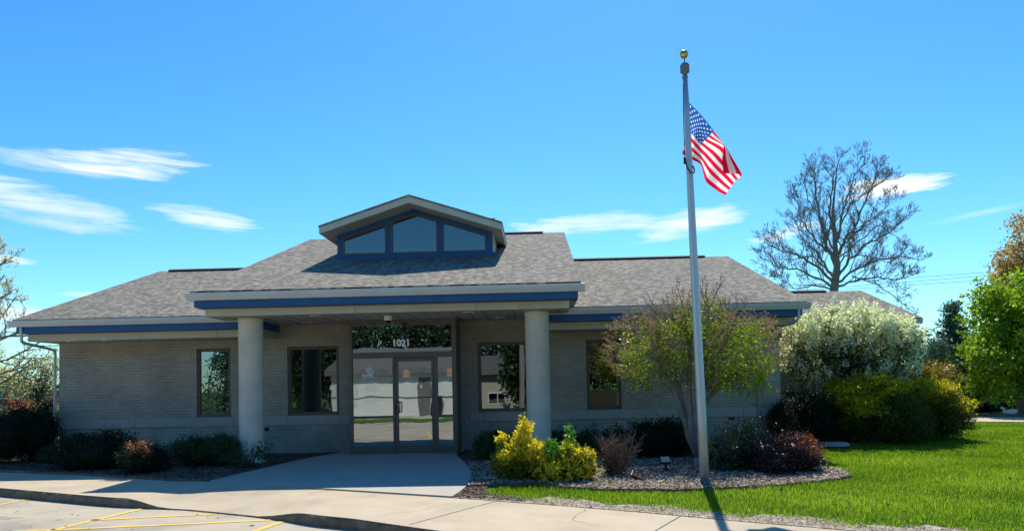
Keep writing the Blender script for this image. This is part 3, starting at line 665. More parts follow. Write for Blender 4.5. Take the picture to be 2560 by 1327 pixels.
# recessed lights and camera
for px, py, z in ((790,789,3.012),(769,805,3.012),(1171,780,3.012),(1250.5,793,3.012),(181,852.5,2.697),(269,850.6,2.697)):
    p = at_z(px, py, z); c = MB(); c.lathe((p[0],p[1],z-.012), [(.115,0),(.115,.012)], 24)
    lo = c.build('soffit_light', m_white, B)
    c = MB(); c.lathe((p[0],p[1],z-.014), [(.07,0),(.07,.002)], 18); c.build('light_lens', m_room, lo)
p = at_z(970, 789, 3.012); cm = MB(); cm.lathe((p[0],p[1],2.915), [(.02,-.004),(.078,0),(.085,.01),(.085,.09),(.08,.097)], 28); cmo = cm.build('security_camera', m_white, B)
cm = MB(); cm.lathe((p[0],p[1],2.915), [(.006,-.062),(.03,-.056),(.05,-.036),(.06,-.012),(.062,-.004)], 24); cm.build('camera_dome', m_black, cmo, smooth=True)
# wall fittings
q = at_y(667, 1072, 0); MB().box(q[0]-.045, q[0]+.045, -.03, .0, q[2]-.04, q[2]+.04).build('wall_vent', m_black, B)
q = at_y(1385, 1052, 0); o_ = MB().box(q[0]-.06, q[0]+.06, -.025, .0, q[2]-.04, q[2]+.04).build('outlet_box', m_band, B)
MB().lathe((q[0]-.02,-.03,q[2]), [(.015,-.015),(.015,.015)], 10).build('outlet_cover', m_black, o_)
q = at_y(1829, 1045, 0); MB().box(q[0]-.06, q[0]+.06, -.03, .0, q[2]-.03, q[2]+.03).build('wall_vent', m_black, B)
# wing eave end plates behind the left column
s = MB(); s.box(-6.02, -6.0, -1.42, -.02, 2.858, 3.01); s.build('blue_fascia', m_blue, B)
# ------------------------------------------------------------------ foliage
def leaf_quads(rng, C, size, aspect=.45, updir=.0, outn=None):
    n_ = len(C)
    L_ = rng.normal(size=(n_,3)); L_[:,2] += updir; L_ /= np.linalg.norm(L_, axis=1)[:,None]+1e-9
    R_ = rng.normal(size=(n_,3)); S_ = np.cross(L_, R_); S_ /= np.linalg.norm(S_, axis=1)[:,None]+1e-9
    sz = (size*(.6+.8*rng.random(n_)))[:,None]
    a = C; b = C+L_*sz*.5+S_*sz*aspect*.5; c = C+L_*sz; d = C+L_*sz*.5-S_*sz*aspect*.5
    V = np.stack([a,b,c,d], 1).reshape(-1,3); Fc = np.arange(n_*4).reshape(-1,4)
    return V, Fc
def crown_points(rng, blobs, n_cl, per, spread, shell=.55, rag=.12, zmin=.06, sag=(1,1,1)):
    W_ = np.array([(b[3]*b[4]*b[5])**(2/3) for b in blobs]); W_ = W_/W_.sum()
    idx = rng.choice(len(blobs), n_cl, p=W_); bl = np.array(blobs, float)[idx]
    d = rng.normal(size=(n_cl,3)); d /= np.linalg.norm(d, axis=1)[:,None]
    r = (shell+(1-shell)*rng.random(n_cl)**.6)*(1+rag*rng.normal(size=n_cl))
    c = bl[:,:3]+d*bl[:,3:6]*r[:,None]
    P_ = np.repeat(c, per, 0)+rng.normal(size=(n_cl*per,3))*spread*np.array(sag)
    ct = np.repeat(rng.random(n_cl), per)
    k = P_[:,2] > zmin
    return P_[k], ct[k], c
def foliage(name, parent, rng, blobs, n_cl, per, spread, size, m, aspect=.45, shell=.55, rag=.12, updir=.0, zmin=.06, tone=(.5,.5), sag=(1,1,1)):
    P_, ct, c = crown_points(rng, blobs, n_cl, per, spread, shell, rag, zmin, sag)
    V, Fc = leaf_quads(rng, P_, size, aspect, updir)
    t = np.clip(tone[0]*ct+tone[1]*rng.random(len(ct)), 0, 1)
    return np_mesh(name, V, Fc, m, parent, t), c
def core(mb, rng, blobs, k=.8):
    for b in blobs:
        n1, n2 = 12, 8
        vs = []; fs = []
        for j in range(n2+1):
            ph = math.pi*j/n2-math.pi/2
            for i in range(n1):
                th = 2*math.pi*i/n1; q = k*(1+.1*math.sin(3*th+j)+.08*rng.normal())
                vs.append((b[0]+b[3]*q*math.cos(ph)*math.cos(th), b[1]+b[4]*q*math.cos(ph)*math.sin(th), max(.05, b[2]+b[5]*q*math.sin(ph))))
        for j in range(n2):
            for i in range(n1): fs.append((j*n1+i, j*n1+(i+1) % n1, (j+1)*n1+(i+1) % n1, (j+1)*n1+i))
        mb.add(vs, fs)
def stems(mb, rng, base, targets, r=.012, n=5):
    for t in targets:
        b = Vector(base)+Vector((rng.normal()*.06, rng.normal()*.06, 0)); t = Vector(t); m_ = b.lerp(t, .5)+Vector((rng.normal()*.05, rng.normal()*.05, .08))
        mb.tube([b, m_, t], [r, r*.7, r*.3], n, caps=False)
SH = 0
def shrub(name, label, cat, blobs, m, n_cl=260, per=26, spread=.05, size=.045, aspect=.45, shell=.7, rag=.1, corek=.72, extra=None, group=None, updir=.2, tone=(.5,.5), stemm=None, sag=(1,1,1)):
    global SH; SH += 1; rng = np.random.default_rng(100+SH)
    cx_ = sum(b[0] for b in blobs)/len(blobs); cy_ = sum(b[1] for b in blobs)/len(blobs)
    t = thing(name, label, cat, (cx_, cy_, .045), group)
    o, c = foliage('foliage', t, rng, blobs, n_cl, per, spread, size, m, aspect, shell, rag, updir, tone=tone, sag=sag)
    if corek:
        mb = MB(); core(mb, rng, blobs, corek); mb.build('inner_foliage', m, t, smooth=True)
    mb = MB(); stems(mb, rng, (cx_, cy_, .04), [tuple(q) for q in c[:14]], .014); mb.build('stems', stemm or m_barkd, t)
    if extra: extra(t, rng)
    return t
def blob(px, py_top, py_bot, wpx, Y, depth=None, zlift=0):
    """ellipsoid whose silhouette spans wpx around px and py_top..py_bot at distance Y"""
    a = at_y(px, py_top, Y); b = at_y(px, py_bot, Y); s_ = scale_at(a); rx = wpx/2/s_; z0, z1 = b[2], a[2]
    return (a[0], Y, (z0+z1)/2, rx, depth or rx*.9, (z1-z0)/2)
G_yew = leaf_mat('yew_needles', [(.006,.014,.007), (.010,.024,.010), (.017,.036,.014)], .15, .6, .2)
G_box = leaf_mat('boxwood_leaves', [(.018,.045,.012), (.03,.075,.018), (.05,.11,.025)], .25)
G_holly = leaf_mat('holly_leaves', [(.012,.03,.014), (.02,.05,.02), (.035,.08,.03)], .15, .35, .5)
G_barb = leaf_mat('barberry_leaves', [(.05,.012,.012), (.11,.03,.025), (.22,.07,.05)], .35)
G_gold = leaf_mat('golden_leaves', [(.55,.42,.015), (.74,.60,.03), (.85,.75,.14)], .45, .4, .3)
G_euog = leaf_mat('euonymus_green', [(.10,.12,.012), (.20,.20,.02), (.36,.33,.03)], .35)
G_spr = leaf_mat('fresh_green', [(.05,.17,.02), (.08,.26,.03), (.15,.38,.05)], .4)
G_lil = leaf_mat('lilac_leaves', [(.10,.17,.012), (.22,.31,.02), (.46,.52,.05)], .45)
G_seed = leaf_mat('dry_seed_heads', [(.22,.14,.11), (.32,.22,.17), (.44,.32,.26)], .4, .8, .1)
G_white = leaf_mat('white_blossom', [(.56,.56,.46), (.78,.77,.67), (.92,.91,.85)], .4, .7, .1)
G_crab = leaf_mat('crabapple_leaves', [(.025,.05,.02), (.045,.08,.03), (.08,.12,.04)], .25)
G_jun = leaf_mat('juniper_green', [(.04,.055,.012), (.08,.095,.014), (.15,.16,.02)], .2, .6, .15)
G_jung = leaf_mat('juniper_gold', [(.20,.19,.014), (.44,.38,.02), (.72,.61,.05)], .5, .6, .15)
G_spruce = leaf_mat('spruce_needles', [(.05,.10,.075), (.09,.165,.12), (.15,.24,.18)], .3, .6, .2)
G_maple = leaf_mat('maple_leaves', [(.09,.17,.012), (.20,.32,.018), (.44,.54,.04)], .55)
G_redt = leaf_mat('copper_leaves', [(.28,.15,.08), (.42,.27,.15), (.36,.36,.12)], .55)
G_bud = leaf_mat('yellow_buds', [(.42,.36,.18), (.60,.54,.32), (.75,.70,.52)], .5)
G_rose = leaf_mat('rose_leaves', [(.03,.04,.02), (.06,.05,.03), (.20,.07,.03)], .3)
G_dist = leaf_mat('distant_leaves', [(.022,.040,.018), (.036,.065,.025), (.065,.10,.035)], .25)

# left side
shrub('yew_hedge', 'big dark clipped evergreen mass at the left edge of the photo, beside the downspout', 'hedge', [blob(30,1010,1160,170,-1.0,.9), blob(100,1022,1160,80,-.9,.6)], G_yew, 700, 26, .05, .04)
shrub('boxwood', 'small green tuft at the foot of the white downspout', 'shrub', [blob(124,1122,1160,56,-1.3,.22)], G_box, 90, 20, .04, .035)
shrub('yew_shrub', 'wide rounded dark yew in front of the windowless left wall', 'shrub', [blob(205,1085,1185,130,-2.4,.7), blob(275,1078,1180,120,-2.3,.7), blob(240,1090,1188,170,-2.7,.5)], G_yew, 800, 28, .045, .04, updir=.6)
def red_tips(bl, m=G_barb, n_cl=90, per=22, sz=.03, nm='tip_leaves', spread=.03, shell=.9):
    def f(t, rng): foliage(nm, t, rng, bl, n_cl, per, spread, sz, m, .6, shell, .1)
    return f
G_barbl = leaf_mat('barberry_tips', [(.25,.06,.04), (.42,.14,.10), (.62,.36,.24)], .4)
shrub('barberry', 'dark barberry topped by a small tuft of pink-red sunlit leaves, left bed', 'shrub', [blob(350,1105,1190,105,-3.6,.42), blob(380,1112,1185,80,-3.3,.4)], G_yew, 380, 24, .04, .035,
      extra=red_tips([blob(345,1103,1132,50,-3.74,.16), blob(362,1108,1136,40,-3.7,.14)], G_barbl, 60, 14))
shrub('boxwood', 'low spreading green boxwood beside the left column', 'shrub', [blob(480,1092,1160,110,-2.3,.45), blob(555,1088,1158,110,-2.2,.45), blob(520,1100,1165,150,-2.5,.35)], G_box, 520, 26, .045, .042)
shrub('loose_shrub', 'straggly open shrub with sparse leaves at the base of the left column', 'shrub', [blob(600,1112,1172,90,-3.0,.3), blob(650,1105,1160,55,-2.8,.22)], G_box, 110, 14, .06, .04, corek=0, rag=.25, shell=.4)
shrub('barberry_hedge', 'red-leaved bush top showing over the dark hedge at the far left', 'shrub', [blob(50,1003,1120,100,1.2,.7)], G_barbl, 260, 24, .05, .05)
shrub('dark_hedge', 'dark square-topped hedge between the red bush and the downspout', 'hedge', [blob(112,998,1120,64,1.0,.5)], G_yew, 260, 26, .05, .045)
# right side, against the wall
shrub('boxwood', 'dark green boxwood just right of the entrance', 'shrub', [blob(1225,1078,1158,76,-2.1,.4)], G_box, 300, 26, .045, .04)
shrub('boxwood', 'low dark boxwood behind the tall golden spire', 'shrub', [blob(1290,1078,1160,90,-2.0,.4), blob(1350,1070,1155,80,-1.6,.4)], G_holly, 380, 24, .05, .045, rag=.16)
shrub('holly', 'dark spiky holly filling the wall foot right of the right column', 'shrub', [blob(1415,1080,1155,90,-1.7,.4), blob(1480,1078,1155,90,-1.7,.4), blob(1540,1072,1150,80,-1.8,.4)], G_holly, 480, 24, .05, .05, rag=.16)
shrub('yew_shrub', 'wide rounded dark yew between the bare rose bush and the multi-stem tree', 'shrub', [blob(1625,1052,1150,120,-2.0,.6), blob(1680,1050,1150,120,-1.9,.6)], G_yew, 620, 28, .045, .04, updir=.5)
# golden euonymus
def euonymus(label, green, gold, seed):
    global SH; SH += 1; rng = np.random.default_rng(seed)
    cx_ = sum(b[0] for b in green)/len(green); cy_ = sum(b[1] for b in green)/len(green)
    t = thing('golden_euonymus', label, 'shrub', (cx_, cy_, .045), 'golden euonymus in front of the porch')
    foliage('foliage', t, rng, green, 420, 14, .03, .05, G_euog, .5, .75, .12, .4)
    mb = MB(); core(mb, rng, green, .68); mb.build('inner_foliage', G_euog, t, smooth=True)
    foliage('golden_foliage', t, rng, gold, 330, 11, .030, .055, G_gold, .5, .75, .16, .5)
    mb = MB(); stems(mb, rng, (cx_, cy_, .04), [(b[0], b[1], b[2]+b[5]*.8) for b in gold], .012); mb.build('stems', m_barkd, t)
euonymus('left golden euonymus with a tall leaning spire', [blob(1275,1095,1205,72,-5.3,.28), blob(1318,1108,1205,80,-5.3,.26), blob(1262,1120,1200,60,-5.2,.26)],
         [blob(1312,1046,1085,26,-5.35,.09), blob(1304,1070,1120,36,-5.38,.12), blob(1292,1105,1150,46,-5.42,.16), blob(1268,1125,1150,40,-5.5,.14), blob(1330,1100,1150,50,-5.45,.18), blob(1252,1085,1105,24,-5.3,.08)], 21)
euonymus('lower right golden euonymus, broad and two-lobed', [blob(1380,1135,1208,90,-5.5,.25), blob(1435,1120,1208,100,-5.5,.28)],
         [blob(1350,1108,1165,50,-5.5,.16), blob(1368,1150,1200,60,-5.7,.16), blob(1422,1112,1160,56,-5.6,.2), blob(1452,1130,1200,62,-5.65,.2), blob(1400,1155,1206,80,-5.75,.15), blob(1470,1125,1160,26,-5.6,.1)], 22)
shrub('green_shoots', 'bright green leafy shoots rising between the golden bushes', 'shrub', [blob(1385,1105,1165,44,-5.6,.14), blob(1372,1098,1130,18,-5.5,.07), blob(1424,1062,1120,19,-5.5,.07)], G_spr, 80, 13, .03, .05, corek=0)
# rose bush with bare twigs
def bush_twigs(t, rng, base, n, hgt, wd, m, r=.006):
    mb = MB()
    for i in range(n):
        a = rng.random()*6.28; k = rng.random()**.5*wd; p = Vector(base); d = Vector((math.cos(a)*k, math.sin(a)*k*.8, hgt*(.55+.5*rng.random())))
        q = p+d*.5+Vector((rng.normal()*.04, rng.normal()*.04, .03)); e = p+d+Vector((rng.normal()*.05, rng.normal()*.05, 0))
        mb.tube([p+Vector((rng.normal()*.04, rng.normal()*.04, 0)), q, e], [r, r*.7, r*.35], 4, caps=False)
        for j in range(3):
            s_ = q.lerp(e, rng.random()); mb.tube([s_, s_+Vector((rng.normal()*.07, rng.normal()*.07, .05+.1*rng.random()))], [r*.5, r*.25], 3, caps=False)
    mb.build('bare_twigs', m, t)
m_twig = noisy('twig', (.16,.10,.08), (.26,.18,.14), 9)
q = at_z(1548, 1188, .045)
def ex(t, rng): bush_twigs(t, rng, (q[0], q[1], .045), 110, .66, .40, m_twig)
shrub('rose_bush', 'bare twiggy bush with few reddish leaves between the gold and dark yew', 'shrub', [blob(1530,1105,1185,84,-5.0,.25)], G_rose, 70, 12, .05, .045, corek=0, shell=.3, extra=ex)
# right of the pole
shrub('rose_bush', 'dark leafy rose thicket just right of the flagpole base', 'shrub', [blob(1800,1085,1185,80,-4.6,.35), blob(1845,1065,1185,90,-4.4,.4), blob(1880,1060,1150,60,-4.0,.35)], G_holly, 480, 18, .06, .042, corek=.6, rag=.18,
      extra=lambda t, rng: (foliage('pale_leaves', t, rng, [blob(1805,1080,1180,86,-4.8,.3), blob(1870,1062,1120,60,-4.5,.3)], 90, 4, .05, .04, G_spr, .5, .9, .1), bush_twigs(t, rng, (3.05,-4.7,.045), 50, .75, .4, m_twig, .005)))
shrub('barberry', 'large maroon barberry in the right bed by the lawn edge', 'shrub', [blob(1915,1092,1192,90,-4.9,.4), blob(1975,1082,1195,90,-4.8,.45), blob(2030,1122,1178,52,-4.8,.3), blob(1945,1130,1200,80,-5.2,.3)],
      leaf_mat('dark_barberry', [(.014,.009,.011), (.032,.015,.018), (.06,.022,.022)], .25, .35, .5), 620, 22, .05, .040, corek=.6, rag=.24,
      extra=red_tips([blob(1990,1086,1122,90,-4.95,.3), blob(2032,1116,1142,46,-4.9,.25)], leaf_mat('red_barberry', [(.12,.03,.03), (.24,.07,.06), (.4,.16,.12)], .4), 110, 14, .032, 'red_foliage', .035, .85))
# big evergreens at the corner
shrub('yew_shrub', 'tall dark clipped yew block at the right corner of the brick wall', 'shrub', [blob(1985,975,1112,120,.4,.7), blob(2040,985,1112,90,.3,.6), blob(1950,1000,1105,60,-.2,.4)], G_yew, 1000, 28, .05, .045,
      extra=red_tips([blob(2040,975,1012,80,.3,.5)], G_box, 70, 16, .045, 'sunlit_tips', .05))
def juniper(label, blobs, gold, nc):
    return shrub('golden_juniper', label, 'shrub', blobs, G_jun, nc, 30, .07, .08, aspect=.22, shell=.6, rag=.17, corek=.7, updir=.5,
                 extra=lambda t, rng: foliage('golden_foliage', t, rng, gold, int(nc*.42), 22, .045, .07, G_jung, .3, .8, .2, .9, sag=(1.9,1.3,.45)))
juniper('left spreading juniper with golden tips below the white blossom tree', [blob(2120,955,1112,160,.9,1.1), blob(2190,948,1112,160,.9,1.2), blob(2250,990,1112,120,.6,1.0)],
        [blob(2115,955,1015,110,.6,.7), blob(2185,940,1000,130,.6,.8), blob(2150,985,1040,90,.0,.5)], 1300)
juniper('right spreading juniper with golden tips beside the lawn', [blob(2300,955,1110,150,1.6,1.2), blob(2350,985,1095,110,1.4,1.0)],
        [blob(2310,950,1010,120,1.2,.8), blob(2365,985,1045,80,1.2,.7)], 1000)
shrub('amber_shrub', 'amber-green shrub behind the right juniper, in front of the spruce', 'shrub', [blob(2330,910,1000,95,6.5,.9), blob(2300,920,1000,60,6.5,.6)], leaf_mat('amber_leaves', [(.14,.11,.02), (.24,.18,.03), (.34,.25,.05)], .4), 300, 22, .1, .09, corek=.5, rag=.16)
# left column of the bed rock / utility cover near the corner
q = at_z(2083, 1112, .05); c = MB(); c.lathe((q[0],q[1],.045), [(.34,0),(.33,.05),(.28,.075)], 18); tag(c.build('stepping_stone', m_band), 'pale flat stone half hidden under the clipped yew at the lawn edge', 'stone')

# ------------------------------------------------------------------ trees
def branch(mb, rng, p, d, L_, r, lev, maxlev, nch, spread, up, ratio, tips, sides=(8,6,5,4,3,3,3), rmin=.004, wob=.12):
    nseg = 5 if lev < 2 else 3
    pts = [p]; dirs = [d]; q = p; dd = d
    for i in range(nseg):
        dd = (dd+Vector((rng.normal()*wob, rng.normal()*wob, rng.normal()*wob+up))).normalized(); q = q+dd*(L_/nseg); pts.append(q); dirs.append(dd)
    rad = [max(rmin, r*(1-.62*i/nseg)) for i in range(nseg+1)]
    mb.tube(pts, rad, sides[min(lev, 6)], caps=False)
    if lev >= maxlev: tips.append(pts[-1]); tips.append(pts[-2]); return
    k = nch[min(lev, len(nch)-1)]
    for j in range(k):
        t = .3+.7*(j+rng.random()*.8)/k; t = min(t, .98); i = min(int(t*nseg), nseg-1); s_ = pts[i].lerp(pts[i+1], t*nseg-i); dm_ = dirs[i+1]
        ax = dm_.orthogonal().normalized(); ax.rotate(__import__('mathutils').Quaternion(dm_, rng.random()*6.283))
        ang = spread*(.7+.6*rng.random()); nd = (dm_*math.cos(ang)+ax*math.sin(ang)).normalized()
        branch(mb, rng, s_, nd, L_*ratio*(.75+.5*rng.random())*(1-.35*t), max(rmin, rad[i]*.62), lev+1, maxlev, nch, spread, up, ratio, tips, sides, rmin, wob)
# bare tree behind the building
rng = np.random.default_rng(5)
YB = 22.; tp = at_y(2085, 726, YB); s_ = scale_at(tp)
t = thing('bare_tree', 'tall leafless tree rising behind the rear right roof', 'tree', (tp[0], YB, 0))
mb = MB(); tips = []
zt = lambda py: at_y(2085, py, YB)[2]
trunk = [(tp[0]-.1, YB, 0), (tp[0], YB, 3), (tp[0]+.0, YB, zt(726)), (tp[0]+.2, YB, zt(665)), (tp[0]+.12, YB, zt(600)), (tp[0]+.1, YB, zt(520)), (tp[0]+.3, YB, zt(440)), (tp[0]+.45, YB, zt(400))]
mb.tube(trunk, [.36, .27, .21, .165, .10, .065, .035, .012], 10); mb.build('trunk', m_bark, t, smooth=True)
mb = MB()
LIMBS = [([(2090,665),(2068,615),(2050,545),(2040,470),(2036,420)],.13,-1.0), ([(2092,640),(2112,600),(2143,560),(2170,490),(2200,420)],.12,1.0), ([(2090,610),(2075,540),(2080,460),(2100,395)],.09,1.5),
         ([(2092,600),(2105,540),(2125,470),(2150,400)],.08,-1.6), ([(2082,705),(2050,672),(2000,640),(1955,625),(1918,600)],.10,-1.2), ([(2080,715),(2045,695),(1990,672),(1940,668),(1900,640)],.085,1.2),
         ([(2068,630),(2030,590),(2000,540),(1992,480)],.075,1.8), ([(2078,690),(2055,650),(2010,600),(1985,545)],.07,-2.2), ([(2094,690),(2125,650),(2165,610),(2210,590),(2262,545)],.09,-1.5), ([(2096,705),(2140,672),(2200,650),(2250,640),(2305,650)],.09,1.0),
         ([(2092,718),(2140,700),(2190,694),(2240,700),(2275,690)],.07,-2.0), ([(2120,598),(2160,560),(2205,530),(2240,490)],.07,2.2), ([(2085,722),(2040,715),(1990,722),(1955,700)],.06,-2.4), ([(2092,650),(2150,600),(2200,560),(2250,600)],.06,2.8),
         ([(2088,640),(2060,560),(2020,500),(2010,450)],.06,2.8), ([(2090,590),(2120,520),(2180,470),(2215,450)],.06,-2.4), ([(2088,680),(2110,640),(2160,640),(2230,660)],.06,3.2), ([(2084,690),(2030,640),(1960,650),(1925,690)],.055,3.4), ([(2130,690),(2190,710),(2240,745),(2270,770)],.04,.8)]
for pl, r0, dep in LIMBS:
    nP = len(pl); pp = [Vector(tuple(at_y(a, b, YB+dep*(k/(nP-1))**1.2))) for k, (a, b) in enumerate(pl)]
    fine = []
    for k in range(nP-1):
        for q in range(5):
            f_ = q/5; p_ = pp[k].lerp(pp[k+1], f_); fine.append(p_+Vector((rng.normal(), rng.normal(), rng.normal()))*.035)
    fine.append(pp[-1]); nf_ = len(fine); rd_ = [r0*.72*(1-.88*i/(nf_-1))+.007 for i in range(nf_)]
    mb.tube(fine, rd_, 6, caps=False)
    for i in range(3, nf_):
        d0 = (fine[i]-fine[i-1]).normalized(); f_ = i/(nf_-1)
        for q in range(2 if f_ > .7 else 1):
            side = Vector((rng.normal(), rng.normal(), .25+rng.normal()*.5)).normalized(); nd = (d0*.75+side*.75+Vector((0,0,.22))).normalized()
            branch(mb, rng, fine[i], nd, (1.4-.7*f_)*(.7+.5*rng.random()), max(.012, rd_[i]*.5), 2, 5, [0,0,5,4,3], .55, .075, .55, tips, rmin=.0055, wob=.14)
mb.build('branches', m_bark, t, smooth=True)
# left tree reaching into the frame
rng = np.random.default_rng(11)
YL = 1.5; tp = at_y(-70, 900, YL)
t = thing('budding_tree', 'budding tree whose bare branches reach in from the left edge', 'tree', (tp[0], YL, 0))
mb = MB(); tips = []
mb.tube([(tp[0],YL,0),(tp[0]+.05,YL,1.6),(tp[0]-.1,YL,3.2),(tp[0],YL,5)], [.13,.11,.08,.05], 10); mb.build('trunk', m_bark, t, smooth=True)
mb = MB()
for z0, az, el, L_ in ((1.5,.1,.25,1.5),(1.9,-.15,.35,1.9),(2.3,.2,.22,2.0),(2.6,-.3,.32,2.1),(2.9,.1,.30,2.2),(3.1,.5,.4,1.5),(3.5,0,.35,1.6),(3.9,-.4,.55,1.3),(4.3,.2,.6,1.1),(3.0,2.9,.5,1.8),(3.8,2.2,.6,1.6),(2.5,1.5,.4,1.4),(2.7,-1.5,.4,1.4),(4.6,.1,.5,1.0)):
    branch(mb, rng, Vector((tp[0],YL,z0)), Vector((math.cos(az)*math.cos(el), math.sin(az)*math.cos(el), math.sin(el))), L_, .035, 1, 4, [0,5,4,3], .6, .05, .5, tips, rmin=.006, wob=.16)
mb.build('branches', m_bark, t)
tt = np.array([tuple(p) for p in tips]); P_ = np.repeat(tt, 3, 0)+rng.normal(size=(len(tt)*3,3))*.05; V, Fc = leaf_quads(rng, P_, .045, .6); np_mesh('buds', V, Fc, G_bud, t, rng.random(len(P_)))
# small crabapple beyond the left corner
def leafy_tree(name, label, px, Yt, zb, blobs, parts, trunk_r=.1, seed=1, nl=9, cat='tree'):
    rng = np.random.default_rng(seed); b = at_y(px, 1000, Yt)
    t = thing(name, label, cat, (b[0], Yt, 0)); mb = MB()
    top_ = max(q[2] for q in blobs)
    mb.tube([(b[0],Yt,0),(b[0]+.03,Yt,zb*.6),(b[0]-.02,Yt,zb),(b[0]+.05,Yt,top_)], [trunk_r*1.2,trunk_r,trunk_r*.8,trunk_r*.3], 8); mb.build('trunk', m_bark, t, smooth=True)
    mb = MB(); _, _, c = crown_points(rng, blobs, nl*4, 1, .01, .5)
    for q in c:
        s0 = Vector((b[0], Yt, zb+(top_-zb)*rng.random()*.8)); e = Vector(tuple(q)); m_ = s0.lerp(e, .5)+Vector((0,0,.1)); mb.tube([s0, m_, e], [trunk_r*.3, trunk_r*.2, trunk_r*.06], 5, caps=False)
    mb.build('branches', m_barkd, t)
    for nm, bl, ncl, per, spread, size, mm, asp, shell, rag, upd, sag in parts: foliage(nm, t, rng, bl, ncl, per, spread, size, mm, asp, shell, rag, upd, sag=sag)
    return t
bl = [blob(95,895,1010,90,4.5,.8), blob(120,885,960,60,4.5,.6), blob(70,930,1010,50,4.5,.5)]
leafy_tree('crabapple_tree', 'small crabapple with pale blossom beyond the left corner of the building', 100, 4.5, 1.0, bl,
           [('foliage', bl, 160, 16, .08, .06, G_crab, .55, .4, .15, 0, (1,1,1)), ('blossom', bl, 150, 12, .06, .05, leaf_mat('cream_blossom', [(.4,.38,.26),(.55,.52,.36),(.65,.62,.5)], .3), .7, .6, .2, 0, (1,1,1))], .06, 31)
# white crabapple on the right
bl = [blob(2045,800,960,165,1.8,1.1), blob(2130,785,965,180,2.0,1.3), blob(2205,812,960,150,2.0,1.3), blob(2085,785,900,120,1.8,1.0), blob(2240,828,900,80,2.2,.8), blob(1985,835,940,90,1.6,.7), blob(2130,880,985,260,1.8,1.1)]
upb = [blob(2045,785,870,150,1.8,1.1), blob(2120,772,865,160,2.0,1.3), blob(2195,798,885,150,2.0,1.3), blob(2250,812,890,76,2.2,.8)]
leafy_tree('blossoming_crabapple_tree', 'broad crabapple tree covered in white blossom at the right end of the building', 2110, 2.0, .9, bl,
           [('foliage', bl, 800, 22, .10, .06, G_crab, .55, .55, .12, 0, (1,1,1)), ('blossom', bl, 420, 26, .04, .065, G_white, .8, .8, .14, 0, (.8,.8,1.7)), ('upper_blossom', upb, 620, 34, .04, .07, G_white, .8, .85, .13, 0, (.7,.7,2.2))], .12, 32)
rng = np.random.default_rng(40); blt = bpy.data.objects['blossoming_crabapple_tree']
for px, py in ((2087,738),(2150,748),(2165,745),(2110,752),(2040,752),(2180,765),(2030,758),(2230,780),(2275,790),(2240,785),(1990,800)):
    a = at_y(px, py, 1.8); e = at_y(px-8+rng.normal()*8, py+45, 1.8)
    P_ = []
    for k in range(70): f_ = rng.random(); P_.append(a*(1-f_)+e*f_+rng.normal(size=3)*(.03+.03*f_))
    P_ = np.array(P_); V, Fc = leaf_quads(rng, P_, .045, .8); np_mesh('blossom_spray', V, Fc, G_white, blt, rng.random(len(P_)))['kind'] = 'stuff'
# multi-stem lilac by the pole
rng = np.random.default_rng(77)
bs = at_z(1742, 1152, .045); YT = bs[1]
t = thing('tree_lilac', 'multi-stemmed small tree with yellow-green leaves and dry seed heads behind the flagpole', 'tree', (bs[0], YT, .045))
mb = MB(); tips = []
def pt(px, py, dy=0): a = at_y(px, py, YT+dy); return Vector((a[0], a[1], a[2]))
stemsP = [[(1748,1150,0),(1722,1090,0),(1712,1050,0),(1690,990,0),(1672,950,-.1),(1630,890,-.2),(1600,850,-.2)],
          [(1745,1150,.05),(1735,1090,.1),(1718,1050,.1),(1700,985,.15),(1690,930,.2),(1668,860,.3),(1650,810,.3)],
          [(1750,1150,0),(1728,1080,-.1),(1725,1030,-.1),(1722,960,-.1),(1725,900,-.1),(1720,840,0),(1712,780,0)],
          [(1752,1150,.05),(1745,1085,.05),(1748,1030,.1),(1765,960,.1),(1790,900,.1),(1815,850,.1),(1838,805,.1)],
          [(1750,1150,-.05),(1742,1090,-.1),(1738,1040,-.15),(1742,980,-.2),(1750,900,-.25),(1765,830,-.3),(1772,775,-.3)],
          [(1752,1140,.1),(1750,1070,.15),(1760,1010,.2),(1800,960,.3),(1850,920,.3),(1890,890,.3)]]
for P0_ in stemsP:
    pp = [pt(*a) for a in P0_]; n0 = len(pp); mb.tube(pp, [.062*(1-.8*i/(n0-1))+.008 for i in range(n0)], 8)
    for k in range(3, n0):
        for j in range(4):
            ax = Vector((rng.normal(), rng.normal(), .5+abs(rng.normal()))).normalized(); branch(mb, rng, pp[k], ax, .55, .014, 2, 4, [0,0,4,3], .6, .02, .6, tips, rmin=.004, wob=.15)
mb.build('trunk', m_bark, t, smooth=True)
bl = [blob(1610,800,985,150,YT,.8), blob(1700,765,960,170,YT,1.0), blob(1790,775,960,190,YT,1.0), blob(1870,810,960,150,YT,.8), blob(1740,755,860,150,YT,.7), blob(1880,870,1000,90,YT+.1,.5), blob(1590,870,950,90,YT,.5), blob(1830,900,990,150,YT,.7)]
foliage('foliage', t, rng, bl, 640, 20, .055, .055, G_lil, .55, .45, .15, 0)
# dry seed heads: cone-like panicles around the rim
rimb = [blob(1600,790,950,165,YT,.8), blob(1720,745,900,200,YT,1.0), blob(1850,790,950,190,YT,.9)]
_, _, c = crown_points(rng, rimb, 1200, 1, .01, .92, .08)
ctr = np.array([pt(1735,930)[0], YT, pt(1735,930)[2]])
P_ = []
for q in c:
    d = q-ctr; d = d/np.linalg.norm(d)+np.array([0,0,.35]); d /= np.linalg.norm(d); Lp = .10+.1*rng.random()
    for k in range(26): f_ = rng.random(); P_.append(q+d*Lp*f_+rng.normal(size=3)*.022*(1.1-f_))
P_ = np.array(P_); V, Fc = leaf_quads(rng, P_, .028, .4); np_mesh('seed_heads', V, Fc, G_seed, t, rng.random(len(P_)))
